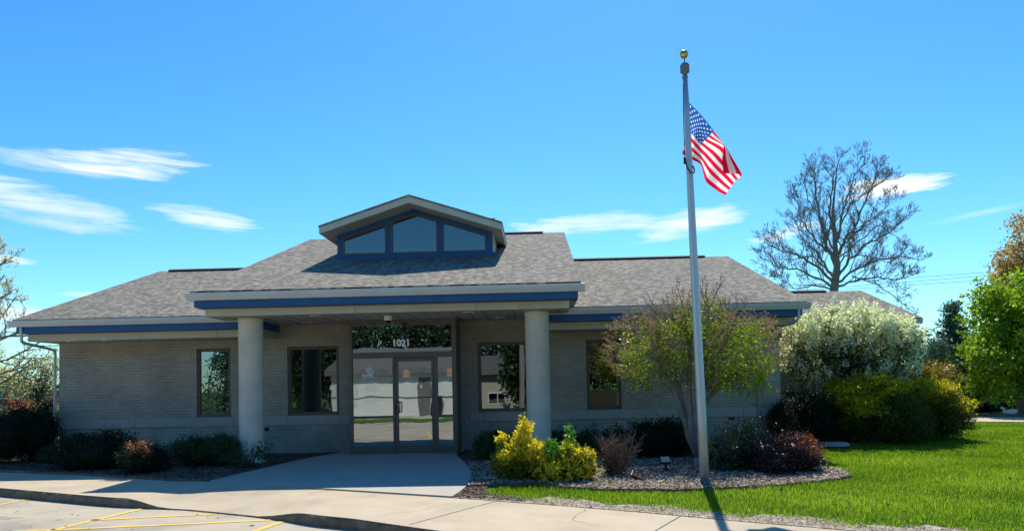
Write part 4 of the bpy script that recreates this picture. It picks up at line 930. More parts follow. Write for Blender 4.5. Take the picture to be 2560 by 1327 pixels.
# maple, red tree, spruce, far trees
def bigtree(name, label, px, Yt, blobs, m, ncl, per, spread, size, seed, tr=.2, aspect=.7, shell=.6, rag=.13, sag=(1,1,.7)):
    return leafy_tree(name, label, px, Yt, 1.6, blobs, [('foliage', blobs, ncl, per, spread, size, m, aspect, shell, rag, 0, sag)], tr, seed, nl=8)
bigtree('maple_tree', 'large bright green leafy tree at the right edge', 2555, 11.5, [blob(2560,690,900,230,11.5,2.2), blob(2500,740,870,110,11.3,1.2), blob(2520,800,1000,200,11.0,1.6), blob(2470,840,930,80,10.8,1.0), blob(2470,930,985,60,10.8,.7), blob(2600,700,1010,230,11.5,2), blob(2465,700,800,50,11.4,.7)], G_maple, 1300, 24, .12, .12, 51, rag=.2)
bigtree('copper_tree', 'reddish-leaved tree top above the green maple at the right edge', 2580, 16., [blob(2560,560,760,90,16,1.6), blob(2545,640,780,110,16,1.6), blob(2590,500,760,100,16,1.6), blob(2500,640,720,40,16,.6), blob(2515,600,700,40,16,.6)], G_redt, 420, 22, .16, .12, 52)
# spruce: whorled tiers
def spruce(label, px, pyt, pyb, wpx, Yt, seed, m=G_spruce, name='spruce_tree'):
    rng = np.random.default_rng(seed); a = at_y(px, pyt, Yt); s_ = scale_at(a); R0 = wpx/2/s_; H = a[2]
    t = thing(name, label, 'tree', (a[0], Yt, 0)); mb = MB(); mb.tube([(a[0],Yt,0),(a[0],Yt,H)], [R0*.09,.02], 7); mb.build('trunk', m_barkd, t)
    P_ = []; mb = MB()
    nt_ = 20
    for i in range(nt_):
        f_ = i/nt_; z = .35+(H-.4)*f_; R_ = R0*(1-f_)**1.05+.10; nb_ = int(13-5*f_)
        for k in range(nb_):
            az = rng.random()*6.283; rr_ = R_*(.75+.4*rng.random()); e = np.array([a[0]+rr_*math.cos(az), Yt+rr_*math.sin(az), z+rr_*(.28-.2*(1-f_))+rng.normal()*.08])
            b0 = np.array([a[0], Yt, z]); mb.tube([tuple(b0), tuple(e)], [.02,.006], 3, caps=False)
            for j in range(int(75*rr_/R0)+22):
                u_ = .2+.8*rng.random()**.7; P_.append(b0*(1-u_)+e*u_+rng.normal(size=3)*np.array([.13,.13,.06])*(.6+.5*u_))
    mb.build('branches', m_barkd, t); P_ = np.array(P_); V, Fc = leaf_quads(rng, P_, .17, .3, .4); np_mesh('foliage', V, Fc, m, t, rng.random(len(P_)))
    return t
spruce('blue-green spruce standing between the blossom tree and the maple', 2383, 752, 1020, 190, 15., 61)
q = at_y(2345, 860, 17.)
shrub('distant_shrub', 'grey-green low conifer left of the spruce', 'shrub', [blob(2335,850,1010,70,13,.9)], G_spruce, 240, 22, .14, .11, corek=.6)
for i, (px, top_, w_, lab) in enumerate(((2405,985,110,'dark shaded hedge plant below the spruce across the drive'), (2480,975,110,'dark shaded hedge plant right of the spruce across the drive'), (2550,965,120,'dark shaded hedge plant under the maple at the right edge'))):
    shrub('evergreen_hedge', lab, 'hedge', [blob(px,top_,1040,w_,15.5,1.2)], G_yew, 260, 22, .14, .12, corek=.8, group='dark hedge across the drive')
# trees visible far left and beyond
for i, (px, top_, w_, Yt, lab) in enumerate(((22,915,60,60.,'hazy pale budding tree far behind the red brick building, left of the crabapple'), (-60,880,120,50.,'pale budding tree far off beyond the left edge'))):
    b = [blob(px,top_,985,w_,Yt,2)]
    leafy_tree('distant_tree', lab, px, Yt, 1.5, b, [('foliage', b, 120, 14, .35, .22, G_bud, .5, .4, .2, 0, (1,1,1))], .15, 70+i)
# far low brick building
q0, q1 = at_y(-120, 972, 70.), at_y(52, 972, 70.)
t = thing('brick_shop', 'low red brick building with cream bands at the far left', 'building', (q0[0], 70, 0))
MB().box(q0[0], q1[0], 70, 80, -.2, q1[2]-.15).build('wall', m_redbrick, t); MB().box(q0[0]-.1, q1[0]+.1, 69.9, 80.1, q1[2]-.15, q1[2]).build('parapet', m_cream, t)
MB().box(q0[0]-.02, q1[0]+.02, 69.95, 70, q1[2]-1.15, q1[2]-.95).build('band', m_cream, t); MB().box(q0[0]-.02, q1[0]+.02, 69.95, 70, q1[2]-2.0, q1[2]-1.8).build('band', m_cream, t)

# ------------------------------------------------------------------ flagpole and flag
pb = at_z(1762, 1200, .045); YP = pb[1]
t = thing('flagpole', 'tapered silver flagpole with gold ball standing in the mulch bed', 'flagpole', (pb[0], YP, .045))
tpz = at_y(1712.5, 192, YP); ax0 = Vector((pb[0], YP, .0)); ax1 = Vector((tpz[0], YP, tpz[2]))
mb = MB(); pts = [ax0.lerp(ax1, f_) for f_ in (0,.15,.3,.45,.6,.75,.9,1)]; mb.tube(pts, [.073,.0715,.068,.063,.057,.051,.0445,.041], 28)
pole = mb.build('pole', m_pole, t, smooth=True)
mb = MB(); mb.lathe((pb[0],YP,.03), [(.11,0),(.105,.03),(.082,.045)], 24); mb.build('base_collar', m_polehd, t)
tz = ax1.z; tx = ax1.x
mb = MB(); mb.lathe((tx,YP,tz), [(.043,-.03),(.045,.0),(.03,.03),(.05,.05),(.07,.065),(.072,.17),(.055,.2),(.02,.205)], 20); mb.build('truck', m_polehd, t)
mb = MB(); mb.tube([(tx,YP,tz+.2),(tx-.003,YP,tz+.29)], .008, 6); mb.build('ball_spindle', m_black, t)
mb = MB(); prof = [(.0655*math.sin(math.pi*i/14)+.0005, -.0655*math.cos(math.pi*i/14)) for i in range(15)]; mb.lathe((tx-.006,YP,tz+.345), prof, 24); mb.build('ball_finial', m_gold, t, smooth=True)
def pp_(px, py, dy=0): a = at_y(px, py, YP+dy); return (a[0], a[1], a[2])
mb = MB(); mb.tube([pp_(1708,212,-.05),pp_(1709,300,-.06),pp_(1712,395,-.07)], .006, 5)
mb.tube([pp_(1713,398,-.09),pp_(1718,420,-.1),pp_(1728,433,-.11),pp_(1735,432,-.1),pp_(1736,424,-.08),pp_(1732,415,-.05)], .011, 6); mb.build('halyard_rope', m_black, t, smooth=True)
for a_, b_ in (((1710,222),(1708,228)),((1710,232),(1708,238))): pass
mb = MB(); a = pp_(1712,402,-.085); mb.box(a[0]-.018, a[0]+.018, a[1]-.015, a[1]+.015, a[2]-.05, a[2]+.05); mb.build('halyard_weight', m_black, t, bevel=.005)
# flag
ucol = [0,.2,.4,.6,.8,1]; vrow = [0,.25,.5385,.77,1]
CP = [[(1722,256,.05),(1752,287,.02),(1784,327,-.02),(1808,362,.0),(1806,398,-.10),(1808,434,-.14)],
      [(1722,290,.06),(1745,314,.06),(1770,343,-.03),(1812,368,.03),(1836,402,.02),(1855,437,.0)],
      [(1720,325,.07),(1735,341,.28),(1753,362,.02),(1784,390,.05),(1811,420,-.02),(1840,451,.02)],
      [(1712,352,.07),(1731,369,.42),(1754,392,.06),(1776,420,.10),(1800,446,.0),(1827,469,.05)],
      [(1705,385,.07),(1727,398,.50),(1752,413,.06),(1765,454,.16),(1790,475,.02),(1814,488,.07)]]
G_ = np.array([[at_y(a, b, YP+c) for a, b, c in row] for row in CP])
def interp1(xs_, Y_, x):           # Catmull-Rom through unevenly spaced knots
    n0 = len(xs_); i = min(max(np.searchsorted(xs_, x)-1, 0), n0-2); h_ = xs_[i+1]-xs_[i]; t_ = (x-xs_[i])/h_
    def tan(k):
        if k == 0: return (Y_[1]-Y_[0])/(xs_[1]-xs_[0])
        if k == n0-1: return (Y_[-1]-Y_[-2])/(xs_[-1]-xs_[-2])
        return (Y_[k+1]-Y_[k-1])/(xs_[k+1]-xs_[k-1])
    m0, m1 = tan(i)*h_*.8, tan(i+1)*h_*.8
    return (2*t_**3-3*t_**2+1)*Y_[i]+(t_**3-2*t_**2+t_)*m0+(-2*t_**3+3*t_**2)*Y_[i+1]+(t_**3-t_**2)*m1
def surf(u, v):
    col_ = np.array([interp1(vrow, G_[:, j], v) for j in range(6)]); p = interp1(ucol, col_, u)
    p = p+np.array([0, .012*math.sin(u*17+v*5)*u, 0]); return p
NU, NV = 60, 52
fm = MB(); V = [tuple(surf(i/NU, j/NV)) for j in range(NV+1) for i in range(NU+1)]
fs = []; ms = []
for j in range(NV):
    for i in range(NU):
        fs.append((j*(NU+1)+i, j*(NU+1)+i+1, (j+1)*(NU+1)+i+1, (j+1)*(NU+1)+i)); v_ = (j+.5)/NV; u_ = (i+.5)/NU
        ms.append(2 if (v_ < 7/13 and u_ < .4) else (0 if int(v_*13) % 2 == 0 else 1))
fm.v = V; fm.f = fs; fm.m = ms
def cloth(name, c, tr, stars=False):
    m = mat(name); n, l = nodes(m); o = n('ShaderNodeOutputMaterial'); a = n('ShaderNodeBsdfDiffuse'); b = n('ShaderNodeBsdfTranslucent'); x = n('ShaderNodeMixShader'); x.inputs[0].default_value = tr
    g = n('ShaderNodeTexCoord'); t = n('ShaderNodeTexNoise'); t.inputs['Scale'].default_value = 40; l(g.outputs['Object'], t.inputs[0]); mr = n('ShaderNodeMapRange'); mr.inputs[3].default_value = .9; mr.inputs[4].default_value = 1.05; l(t.outputs[0], mr.inputs[0])
    v = n('ShaderNodeVectorMath', operation='SCALE'); v.inputs[0].default_value = c; l(mr.outputs[0], v.inputs['Scale'])
    colr = v.outputs[0]
    if stars:                       # woven field of 50 stars, laid out in the cloth's own UVs
        uvn = n('ShaderNodeUVMap'); sx_ = n('ShaderNodeSeparateXYZ'); l(uvn.outputs[0], sx_.inputs[0])
        def mt(op, p, q=None):
            k = n('ShaderNodeMath', operation=op)
            for ii, w_ in enumerate((p, q)):
                if w_ is None: continue
                if isinstance(w_, (int, float)): k.inputs[ii].default_value = w_
                else: l(w_, k.inputs[ii])
            return k.outputs[0]
        res = None
        for off in (0, .5):
            gu = mt('ADD', mt('MULTIPLY', sx_.outputs[0], 6/.4), off); gv = mt('ADD', mt('MULTIPLY', sx_.outputs[1], 5/(7/13)), off)
            lu = mt('MULTIPLY', mt('SUBTRACT', mt('FRACT', gu), .5), .1266); lv = mt('MULTIPLY', mt('SUBTRACT', mt('FRACT', gv), .5), .1077)
            rad_ = mt('SQRT', mt('ADD', mt('MULTIPLY', lu, lu), mt('MULTIPLY', lv, lv))); an_ = mt('ARCTAN2', lu, mt('MULTIPLY', lv, -1))
            lim = mt('ADD', .0175, mt('MULTIPLY', mt('COSINE', mt('MULTIPLY', an_, 5)), .0075)); q_ = mt('LESS_THAN', rad_, lim)
            if off:
                for ch, hi_ in ((0, .375), (1, .50)): q_ = mt('MULTIPLY', q_, mt('MULTIPLY', mt('GREATER_THAN', sx_.outputs[ch], .03), mt('LESS_THAN', sx_.outputs[ch], hi_)))
            res = q_ if res is None else mt('MAXIMUM', res, q_)
        mq = n('ShaderNodeMix', data_type='RGBA'); l(res, mq.inputs[0]); l(colr, mq.inputs[6]); mq.inputs[7].default_value = (.9,.9,.9,1); colr = mq.outputs[2]
    l(colr, a.inputs[0]); l(colr, b.inputs[0])
    l(a.outputs[0], x.inputs[1]); l(b.outputs[0], x.inputs[2]); l(x.outputs[0], o.inputs[0]); return m
fo = fm.build('flag', [cloth('red_cloth', (.80,.01,.05), .65), cloth('white_cloth', (.85,.85,.85), .6), cloth('blue_cloth', (.010,.11,.42), .65, True)], smooth=True)
uvl = fo.data.uv_layers.new(name='UVMap')
for lp in fo.data.loops: vi = lp.vertex_index; uvl.data[lp.index].uv = ((vi % (NU+1))/NU, (vi//(NU+1))/NV)
tag(fo, 'red, white and blue stars and stripes flag hanging from the silver pole', 'flag')

# ------------------------------------------------------------------ small things in the bed
q = at_z(1665, 1178, .045); t = thing('spotlight', 'small ground spotlight with a tilted square panel left of the flagpole', 'light', (q[0], q[1], .045))
mb = MB(); mb.lathe((q[0],q[1],.04), [(.045,0),(.04,.05),(.02,.07),(.018,.13)], 12); mb.tube([(q[0],q[1],.15),(q[0]-.01,q[1],.2)], .02, 8); mb.build('stake', m_black, t)
mb = MB(); c0 = Vector((q[0]-.01, q[1], .235)); ex_ = Vector((1,0,0))*.085; ey_ = Vector((0,.7,.72)).normalized()*.07; ez_ = Vector((0,-.72,.7)).normalized()*.012
def obox(mb, c, a, b, n):
    vs = [c+sx*a+sy*b+sz*n for sz in (-1,1) for sx, sy in ((-1,-1),(1,-1),(1,1),(-1,1))]; mb.add([tuple(v) for v in vs], [(3,2,1,0),(4,5,6,7),(0,1,5,4),(1,2,6,5),(2,3,7,6),(3,0,4,7)])
obox(mb, c0, ex_, ey_, ez_*1.4); mb.build('head', m_black, t, bevel=.004)
mb = MB(); obox(mb, c0+ez_*1.7, ex_*.86, ey_*.8, ez_*.35); mb.build('panel', m_band, t)
q = at_z(1597, 1200, .045); t = thing('floodlight', 'black floodlight lying tilted in the mulch beside the bare rose bush', 'light', (q[0], q[1], .045))
mb = MB(); a = Vector((.11,0,-.055)); b = Vector((.02,.08,.03)); n_v = Vector((.3,-.3,.9)).normalized()*.02; obox(mb, Vector((q[0], q[1], .10)), a, b, n_v); mb.build('housing', m_black, t, bevel=.006)
mb = MB(); obox(mb, Vector((q[0], q[1], .10))+n_v*1.15, a*.85, b*.8, n_v*.12); mb.build('lens', m_dark, t)
mb = MB(); mb.tube([(q[0]+.05,q[1],.03),(q[0]+.03,q[1],.09)], .02, 7); mb.build('stake', m_black, t)
q = at_z(1747, 1167, .045); mb = MB(); mb.box(q[0]-.07, q[0]+.07, q[1]-.06, q[1]+.06, .04, .20); tag(mb.build('junction_box', m_band, bevel=.01), 'small pale box on the ground just behind the flagpole', 'box')
q = at_z(1226, 1196, .045); mb = MB(); mb.box(q[0]-.13, q[0]+.13, q[1]-.08, q[1]+.08, .03, .075); tag(mb.build('paving_block', m_slab, bevel=.008), 'flat concrete block in the mulch between the entrance path and golden bush', 'block')
# garden goose statue: body, neck, head lofted in one surface
q = at_z(2520, 1039, .05)
t = thing('goose_statue', 'small white and brown goose statue on the far grass at right', 'statue', (q[0], q[1], .03))
gs = scale_at(q); k = 1/gs
mb = MB(); pts = [(24,9),(17,12),(8,11),(0,10),(-7,11),(-10,15),(-11,19),(-13,22),(-16,22),(-19,20)]; rad = [1.5,5.5,8,8,6,3.3,2.5,2.8,2.2,.6]
mb.tube([(q[0]+a*k, q[1], .03+b*k) for a, b in pts], [r*k for r in rad], 14); mb.build('body', leaf_mat('statue_paint', [(.7,.68,.64),(.7,.68,.64)], 0) if False else noisy('statue_body', (.42,.27,.18), (.75,.72,.68), 3.5, detail=1), t, smooth=True)
mb = MB(); mb.tube([(q[0]+a*k, q[1]-4*k, .03+b*k) for a, b in ((-1,11),(6,13),(14,14),(22,17))], [1*k,5*k,4*k,1*k], 10); mb.build('wing', m_white, t, smooth=True)
mb = MB(); mb.tube([(q[0]+a*k, q[1], .03+b*k) for a, b in ((-10,17),(-11,20),(-13,22.3),(-16,22))], [2.9*k,2.9*k,3.1*k,2*k], 12); mb.build('head', m_white, t, smooth=True)
# power lines on the right, strung between two poles standing off frame and behind the trees
A0, A1 = at_y(1700, 745, 45.), at_y(2680, 655, 38.)
for i, (pa, pb2) in enumerate((((2260,698),(2500,678)),((2262,708),(2480,688)),((2265,716),(2470,700)))):
    a = at_y(pa[0], pa[1], 40.); b = at_y(pb2[0], pb2[1], 40.); d = (b-a)/(b[0]-a[0]); pts = []
    for k in range(15): x = -8+k*4.0; f_ = (k/7-1); pts.append(tuple(a+d*x+np.array([0,0,-.25*(1-f_*f_)+.2])))
    tag(MB().tube(pts, .014, 5).build('power_line', m_black), ['uppermost of the three thin wires crossing the sky right of the bare tree', 'middle of the three thin wires crossing the sky right of the bare tree', 'lowest of the three thin wires crossing the sky right of the bare tree'][i], 'wire', 'power lines right of the bare tree')
a = at_y(2290, 806, 40.); b = at_y(2560, 782, 40.); tag(MB().tube([tuple(a-(b-a)), tuple(a), tuple(b), tuple(b+(b-a))], .012, 5).build('telephone_line', m_black), 'single thin low wire behind the spruce', 'wire')

# ------------------------------------------------------------------ mulch chips and grass
def in_poly(P_, poly_):
    x, y = P_[:,0], P_[:,1]; ins = np.zeros(len(P_), bool); n0 = len(poly_)
    for i in range(n0):
        (x0, y0), (x1, y1) = poly_[i], poly_[(i+1) % n0]
        c_ = ((y0 > y) != (y1 > y)) & (x < (x1-x0)*(y-y0)/((y1-y0)+1e-12)+x0); ins ^= c_
    return ins
rng = np.random.default_rng(9)
def chips(name, poly_, n0, box, m, z=.05, size=.05):
    P_ = rng.random((n0,3)); P_[:,0] = box[0]+(box[1]-box[0])*P_[:,0]; P_[:,1] = box[2]+(box[3]-box[2])*P_[:,1]; P_[:,2] = z+rng.random(n0)*.02
    P_ = P_[in_poly(P_, poly_)]; n1 = len(P_)
    th = rng.random(n1)*6.283; L_ = size*(.4+rng.random(n1)**2*1.4); W_ = size*.22*(.5+rng.random(n1))
    d = np.stack([np.cos(th), np.sin(th), rng.normal(size=n1)*.28], 1); s2 = np.stack([-np.sin(th), np.cos(th), rng.normal(size=n1)*.35], 1)
    a = P_-d*L_[:,None]/2; b = P_+d*L_[:,None]/2; V = np.stack([a-s2*W_[:,None]/2, b-s2*W_[:,None]/2, b+s2*W_[:,None]/2, a+s2*W_[:,None]/2], 1).reshape(-1,3); V[:,2] = np.maximum(V[:,2], z-.004)
    o = np_mesh(name, V, np.arange(n1*4).reshape(-1,4), m, None, rng.random(n1)); return o
m_chip = leaf_mat('wood_chips', [(.08,.055,.035), (.19,.145,.10), (.34,.28,.21), (.52,.45,.35), (.72,.64,.52)], 0, .9, .1)
m_chipd = leaf_mat('brown_chips', [(.05,.03,.022), (.12,.075,.055), (.20,.14,.11), (.34,.28,.23)], 0, .9, .1)
front = [p for p in bedR]
tag(chips('wood_chips', bedR, 60000, (-1.9,5.2,-7.0,-2.6), m_chip), 'grey wood chip mulch in the right bed', 'mulch', kind='stuff')
tag(chips('wood_chips', bedR, 14000, (-1.9,6,-2.6,.2), m_chipd), 'brown mulch along the wall in the right bed', 'mulch', kind='stuff')
tag(chips('wood_chips', bedL, 42000, (-13,-4.4,-4.7,.1), m_chipd), 'brown mulch in the left bed', 'mulch', kind='stuff')
cornerP = [(-1.14,-5.8),(-1.18,-6.4),(-1.23,-6.92),(-.2,-7.42),(-.3,-7.1),(-.75,-6.7),(-.85,-6.3),(-.8,-5.85)]
tag(chips('corner_mulch', cornerP, 9000, (-1.4,0,-7.6,-5.7), m_chipd, .006, .05), 'brown mulch spilling round the corner of the entrance path', 'mulch', kind='stuff')
def blades(name, n0, box, hgt, wid, reject, m, label, dens=None, z0=.0):
    P_ = rng.random((n0,3)); P_[:,0] = box[0]+(box[1]-box[0])*P_[:,0]; P_[:,1] = box[2]+(box[3]-box[2])*P_[:,1]
    P_ = P_[reject(P_)]; n1 = len(P_); P_[:,2] = z0
    pn = np.sin(P_[:,0]*2.1+1.3*np.sin(P_[:,1]*1.7))+np.sin(P_[:,1]*3.3+P_[:,0]*.9)+.6*np.sin(P_[:,0]*7+P_[:,1]*5); H_ = hgt*(.5+.7*rng.random(n1))*(1+.10*pn)
    th = rng.random(n1)*6.283; ln = rng.random(n1)*.8; dx = np.cos(th); dy = np.sin(th)
    s2 = np.stack([-dy, dx, np.zeros(n1)], 1)*wid/2; tip_ = P_+np.stack([dx*ln*H_, dy*ln*H_, H_], 1)
    V = np.stack([P_-s2, P_+s2, tip_], 1).reshape(-1,3); lf = np.sin(P_[:,0]*.9+2*np.sin(P_[:,1]*.7))*np.sin(P_[:,1]*1.3+P_[:,0]*.5)+.6*np.sin(P_[:,0]*2.7+1)*np.sin(P_[:,1]*2.2+P_[:,0]); t_ = np.clip(.48+.04*pn+.17*lf+.26*rng.normal(size=n1), 0, 1)
    o = np_mesh(name, V, np.arange(n1*3).reshape(-1,3), m, None, t_, 3); tag(o, label, 'grass', kind='stuff'); return o
m_blade = leaf_mat('grass_blades', [(.06,.12,.012), (.13,.235,.015), (.23,.35,.022), (.40,.46,.07)], .55, .5, .2)
lawn_np = lawn_pts
YBk = lambda x: np.interp(x, [p[0] for p in BACK], [p[1] for p in BACK])
def rej_front(P_):
    e = P_[:,1]-YBk(P_[:,0]); edge = .42+.15*np.sin(P_[:,0]*5)+.10*np.sin(P_[:,0]*13+1)+.12*np.sin(P_[:,0]*2.1)
    bare = rng.random(len(P_)) > np.clip((e-edge)*5, 0.0, 1)
    left = (P_[:,0] < -.75+.12*np.sin(P_[:,1]*9)) & (P_[:,1] < -5)
    return (~in_poly(P_, bedR)) & (e > .03) & (~bare) & ~left
blades('lawn_grass', 420000, (-1.1,12,-14,-2.5), .055, .009, rej_front, m_blade, 'bright green mown grass around the right bed')
blades('lawn_grass', 340000, (4.7,20,-2.5,8.5), .042, .015, lambda P_: (~in_poly(P_, bedR)) & (P_[:,0] > 4.7) & ~((P_[:,1]-7.97)+(P_[:,0]-13.65)*.5226 > -.1), m_blade, 'sunny mown grass stretching to the far drive at right')
# tufts on the bare strip
def rej_strip(P_):
    e = P_[:,1]-YBk(P_[:,0]); cl = np.sin(P_[:,0]*4.3+1)+np.sin(P_[:,0]*11+P_[:,1]*9)
    return (e > .05) & (e < .6) & (cl > .9) & (P_[:,0] > -.6)
blades('grass_tufts', 90000, (-1.1,8,-12.5,-6.5), .055, .009, rej_strip, m_blade, 'ragged grass tufts along the sidewalk edge')
m_litter = leaf_mat('dry_litter', [(.12,.085,.055), (.24,.19,.13), (.40,.34,.25), (.56,.50,.39)], 0, .9, .1)
DSp = DS+[(x, interp(BACK, x)+.5+.12*math.sin(x*5)) for x in [10-.3*i for i in range(36)]]
tag(chips('soil_litter', DSp, 90000, (-1.3,8,-13,-6), m_litter, .014, .032), 'dry litter on the bare strip beside the sidewalk', 'litter', kind='stuff')
# ------------------------------------------------------------------ across the lot, behind the camera (seen reflected in the glass)
m_wallw = noisy('white_siding', (.50,.50,.46), (.58,.58,.54), 1.5, stretch=(1,1,12)); m_tan = noisy('tan_siding', (.46,.43,.37), (.5,.47,.41), 2, stretch=(1,1,12))
m_grey = noisy('grey_shingle', (.10,.10,.10), (.14,.14,.14), 6)
def house(name, label, x0, x1, y0, y1, h, ridge, mw, axis='x'):
    t = thing(name, label, 'building', ((x0+x1)/2, y1, -.12)); MB().box(x0, x1, y0, y1, -.2, h).build('wall', mw, t)
    ov = .4; ym_ = (y0+y1)/2; mb = MB()
    mb.prism_x([(y1+ov,h-.05),(ym_,ridge),(y0-ov,h-.05)], x0-ov, x1+ov); mb.build('roof', m_grey, t)
    for k in range(3):
        xx = x0+1.1+k*(x1-x0-3)/2.1; f = MB().box(xx-.6, xx+.6, y1, y1+.03, .2, 1.0).build('window', m_white, t); MB().box(xx-.52, xx-.03, y1+.031, y1+.036, .28, .92).build('pane', m_glass, f); MB().box(xx+.03, xx+.52, y1+.031, y1+.036, .28, .92).build('pane', m_glass, f)
    return t
t = thing('garage_building', 'long white-sided garage across the lot, reflected in the entrance doors', 'building', (-8.4, -27, -.12))
MB().box(-12.2, -4.6, -36, -27, -.2, 2.2).build('wall', m_wallw, t); MB().box(-12.5, -4.3, -36.4, -26.6, 2.2, 2.5).build('fascia', m_grey, t)
MB().prism_x([(-26.6,2.501),(-31.5,3.9),(-36.4,2.501)], -12.5, -4.3).build('roof', m_grey, t)
gd = MB(); gd.box(-6.75, -6.1, -27, -26.96, -.12, 2.0); gd.build('door', m_grey, t)
for k in range(3): MB().box(-11.9+k*.6, -11.4+k*.6, -27, -26.97, .4+.05*k, 1.7).build('wall_panel', m_tan, t)
MB().box(-12.21, -4.59, -27.0, -26.96, .9, .95).build('trim_rail', m_grey, t)
house('house', 'tan house with a white window across the lot, reflected beside the right column', -3.9, 2.6, -42, -33, 2.2, 3.6, m_tan)
dt = thing('trash_bin', 'dark wheeled bin against the white garage across the lot', 'bin', (-5.6, -26.4, -.12)); MB().box(-5.95,-5.35,-26.7,-26.1,-.1,.85).build('body', m_black, dt, bevel=.03); MB().box(-5.98,-5.32,-26.73,-26.07,.852,.92).build('lid', m_black, dt, bevel=.02)
t = thing('utility_pole', 'weathered utility pole across the lot, reflected in the transom', 'pole', (-.9, -25, -.12)); MB().tube([(-1.0,-25,-.12),(-.9,-25,8.5)], [.16,.12], 10).build('shaft', m_bark, t); MB().box(-2.0,.2,-25.06,-24.94,7.9,8.02).build('crossarm', m_bark, t)
for i, (x, y, h_, r_, lab) in enumerate(((-19.5,-44,8,3.6,'first leafy tree from the left across the lot'), (-15,-36,9.5,3.2,'second leafy tree across the lot, left of the garage'), (-10.5,-41,9.5,3.8,'third leafy tree across the lot, behind the garage'), (-6,-41,10,3.8,'fourth leafy tree across the lot, behind the garage end'), (-1.5,-46,10.5,4.4,'fifth leafy tree across the lot, behind the tan house'), (3.2,-36,8.5,3.2,'sixth leafy tree across the lot, at the right end of the tan house'), (8,-42,9,4,'seventh leafy tree across the lot, right of the tan house'), (14,-38,9,4,'rightmost leafy tree across the lot'), (-.3,-28,5.5,1.5,'small dark tree standing in front of the tan house across the lot'))):
    rngt = np.random.default_rng(300+i); t = thing('shade_tree', lab, 'tree', (x, y, -.12), 'leafy trees across the lot'); MB().tube([(x,y,-.12),(x,y,h_*.6)], [.3,.15], 8).build('trunk', m_bark, t)
    foliage('foliage', t, rngt, [(x, y, h_*.62, r_, r_, h_*.40), (x+r_*.4, y, h_*.42, r_*.75, r_*.7, h_*.34), (x-r_*.45, y+.5, h_*.42, r_*.7, r_*.7, h_*.34)], 650, 18, .3, .24, G_dist, .7, .5, .12)
def spruce_at(x, y, H, R0, lab, seed):
    rng = np.random.default_rng(seed); t = thing('spruce_tree', lab, 'tree', (x, y, -.12)); MB().tube([(x,y,-.12),(x,y,H)], [.2,.02], 7).build('trunk', m_barkd, t); P_ = []
    for i in range(16):
        f_ = i/16; z = .5+(H-.6)*f_; R_ = R0*(1-f_)+.15
        for k in range(9):
            az = rng.random()*6.283; rr_ = R_*(.8+.3*rng.random())
            for j in range(26): u_ = rng.random(); P_.append((x+rr_*u_*math.cos(az)+rng.normal()*.12, y+rr_*u_*math.sin(az)+rng.normal()*.12, z-.1*rr_*u_+rng.normal()*.08))
    P_ = np.array(P_); V, Fc = leaf_quads(rng, P_, .25, .35); np_mesh('foliage', V, Fc, G_spruce, t, rng.random(len(P_)))
spruce_at(-17.6, -25, 5.6, 1.7, 'spruce across the lot, reflected in the leftmost window', 401)

t = thing('board_fence', 'weathered board fence across the lot, reflected in the window behind the flowering lilac', 'fence', (9, -31, -.12))
mb = MB(); rf_ = random.Random(4)
for i in range(108): mb.box(1.0+i*.15, 1.0+i*.15+.14, -31.02, -31.0, -.1, 1.02+rf_.uniform(-.02,.02))
mb.build('boards', m_dark, t)
for x in (1.0, 5.0, 9.0, 13.0, 17.0): MB().box(x-.05, x+.05, -31.13, -31.03, -.1, 1.1).build('post', m_barkd, t)

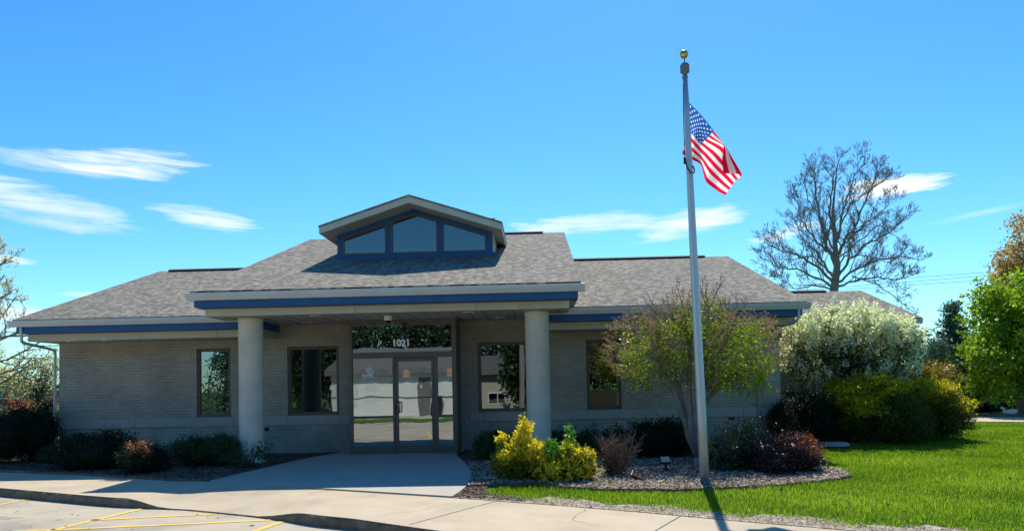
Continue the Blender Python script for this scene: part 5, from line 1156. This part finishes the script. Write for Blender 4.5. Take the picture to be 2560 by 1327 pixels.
# hairline cracks, spots and grit on the paving
ck = MB(); rk = random.Random(8)
def crack(x, y, ang, n0, z, wd=.007):
    p = Vector((x, y, 0))
    for i in range(n0):
        ang += rk.uniform(-.5,.5); q = p+Vector((math.cos(ang), math.sin(ang), 0))*rk.uniform(.08,.2); d = (q-p).normalized(); sv = Vector((-d.y, d.x, 0))*wd*rk.uniform(.3,1)
        ck.quad((p.x-sv.x,p.y-sv.y,z),(q.x-sv.x,q.y-sv.y,z),(q.x+sv.x,q.y+sv.y,z),(p.x+sv.x,p.y+sv.y,z)); p = q
crack(-7.6,-8.6,.5,14,-.1265); crack(-4.9,-8.9,2.6,12,-.1265); crack(-9.0,-7.0,.1,10,-.1265); crack(-1.9,-8.2,.35,8,.0085,.004); crack(.6,-9.2,2.4,9,.0085,.004)
o = ck.build('paving_cracks', m_joint); o['kind'] = 'structure'
sp_ = MB()
for i in range(140):
    x = rk.uniform(-9.5, 3.5); y = interp(CURB, x)+rk.uniform(-2.6, -.12); r = rk.uniform(.006, .022)*(2.2 if i % 17 == 0 else 1)
    sp_.add([(x+r*math.cos(a_)*rk.uniform(.6,1.3), y+r*math.sin(a_)*rk.uniform(.6,1.3), -.1225) for a_ in [k*1.047 for k in range(6)]], [tuple(range(6))])
o = sp_.build('grit', m_soil); tag(o, 'specks of grit and gum scattered over the parking surface', 'grit', kind='stuff')
st = MB(); 
for x, y, a, b in ((-7.9,-7.3,.75,.20),(-7.4,-7.9,.28,.10),(-3.9,-8.9,.4,.12)):
    st.add([(x+a*math.cos(k*.262)*(1+.12*math.sin(k*2.1)), y+b*math.sin(k*.262)*(1+.15*math.sin(k*1.7)), -.1278) for k in range(24)], [tuple(range(24))])
o = st.build('oil_stains', noisy('oil_stain', (.27,.25,.21), (.36,.33,.27), 5)); o['kind'] = 'structure'

# low line of far trees closing the horizon behind the building
rng = np.random.default_rng(600); n0 = 9000
X_ = rng.uniform(-170, 200, n0); hgt = 2.6+1.2*np.sin(X_*.11)+.8*np.sin(X_*.37+1); P_ = np.stack([X_, 118+rng.normal(size=n0)*2.5, rng.random(n0)*hgt], 1)
V, Fc = leaf_quads(rng, P_, 1.3, .7); tag(np_mesh('far_tree_line', V, Fc, G_dist, None, rng.random(n0)), 'low far line of trees on the horizon behind everything', 'trees', kind='stuff')

rk = random.Random(12); rngl = np.random.default_rng(12)
P_ = []
for i in range(70):
    x = rk.uniform(-1, 9); y = rk.uniform(-9, -1); 
    if y > interp(BACK, x)+.1: P_.append((x, y, .045))
P_ = np.array(P_); V, Fc = leaf_quads(rngl, P_, .05, .7); tag(np_mesh('fallen_leaves', V, Fc, m_litter, None, rngl.random(len(P_))*.7), 'dry brown leaves scattered on the lawn', 'leaves', kind='stuff')
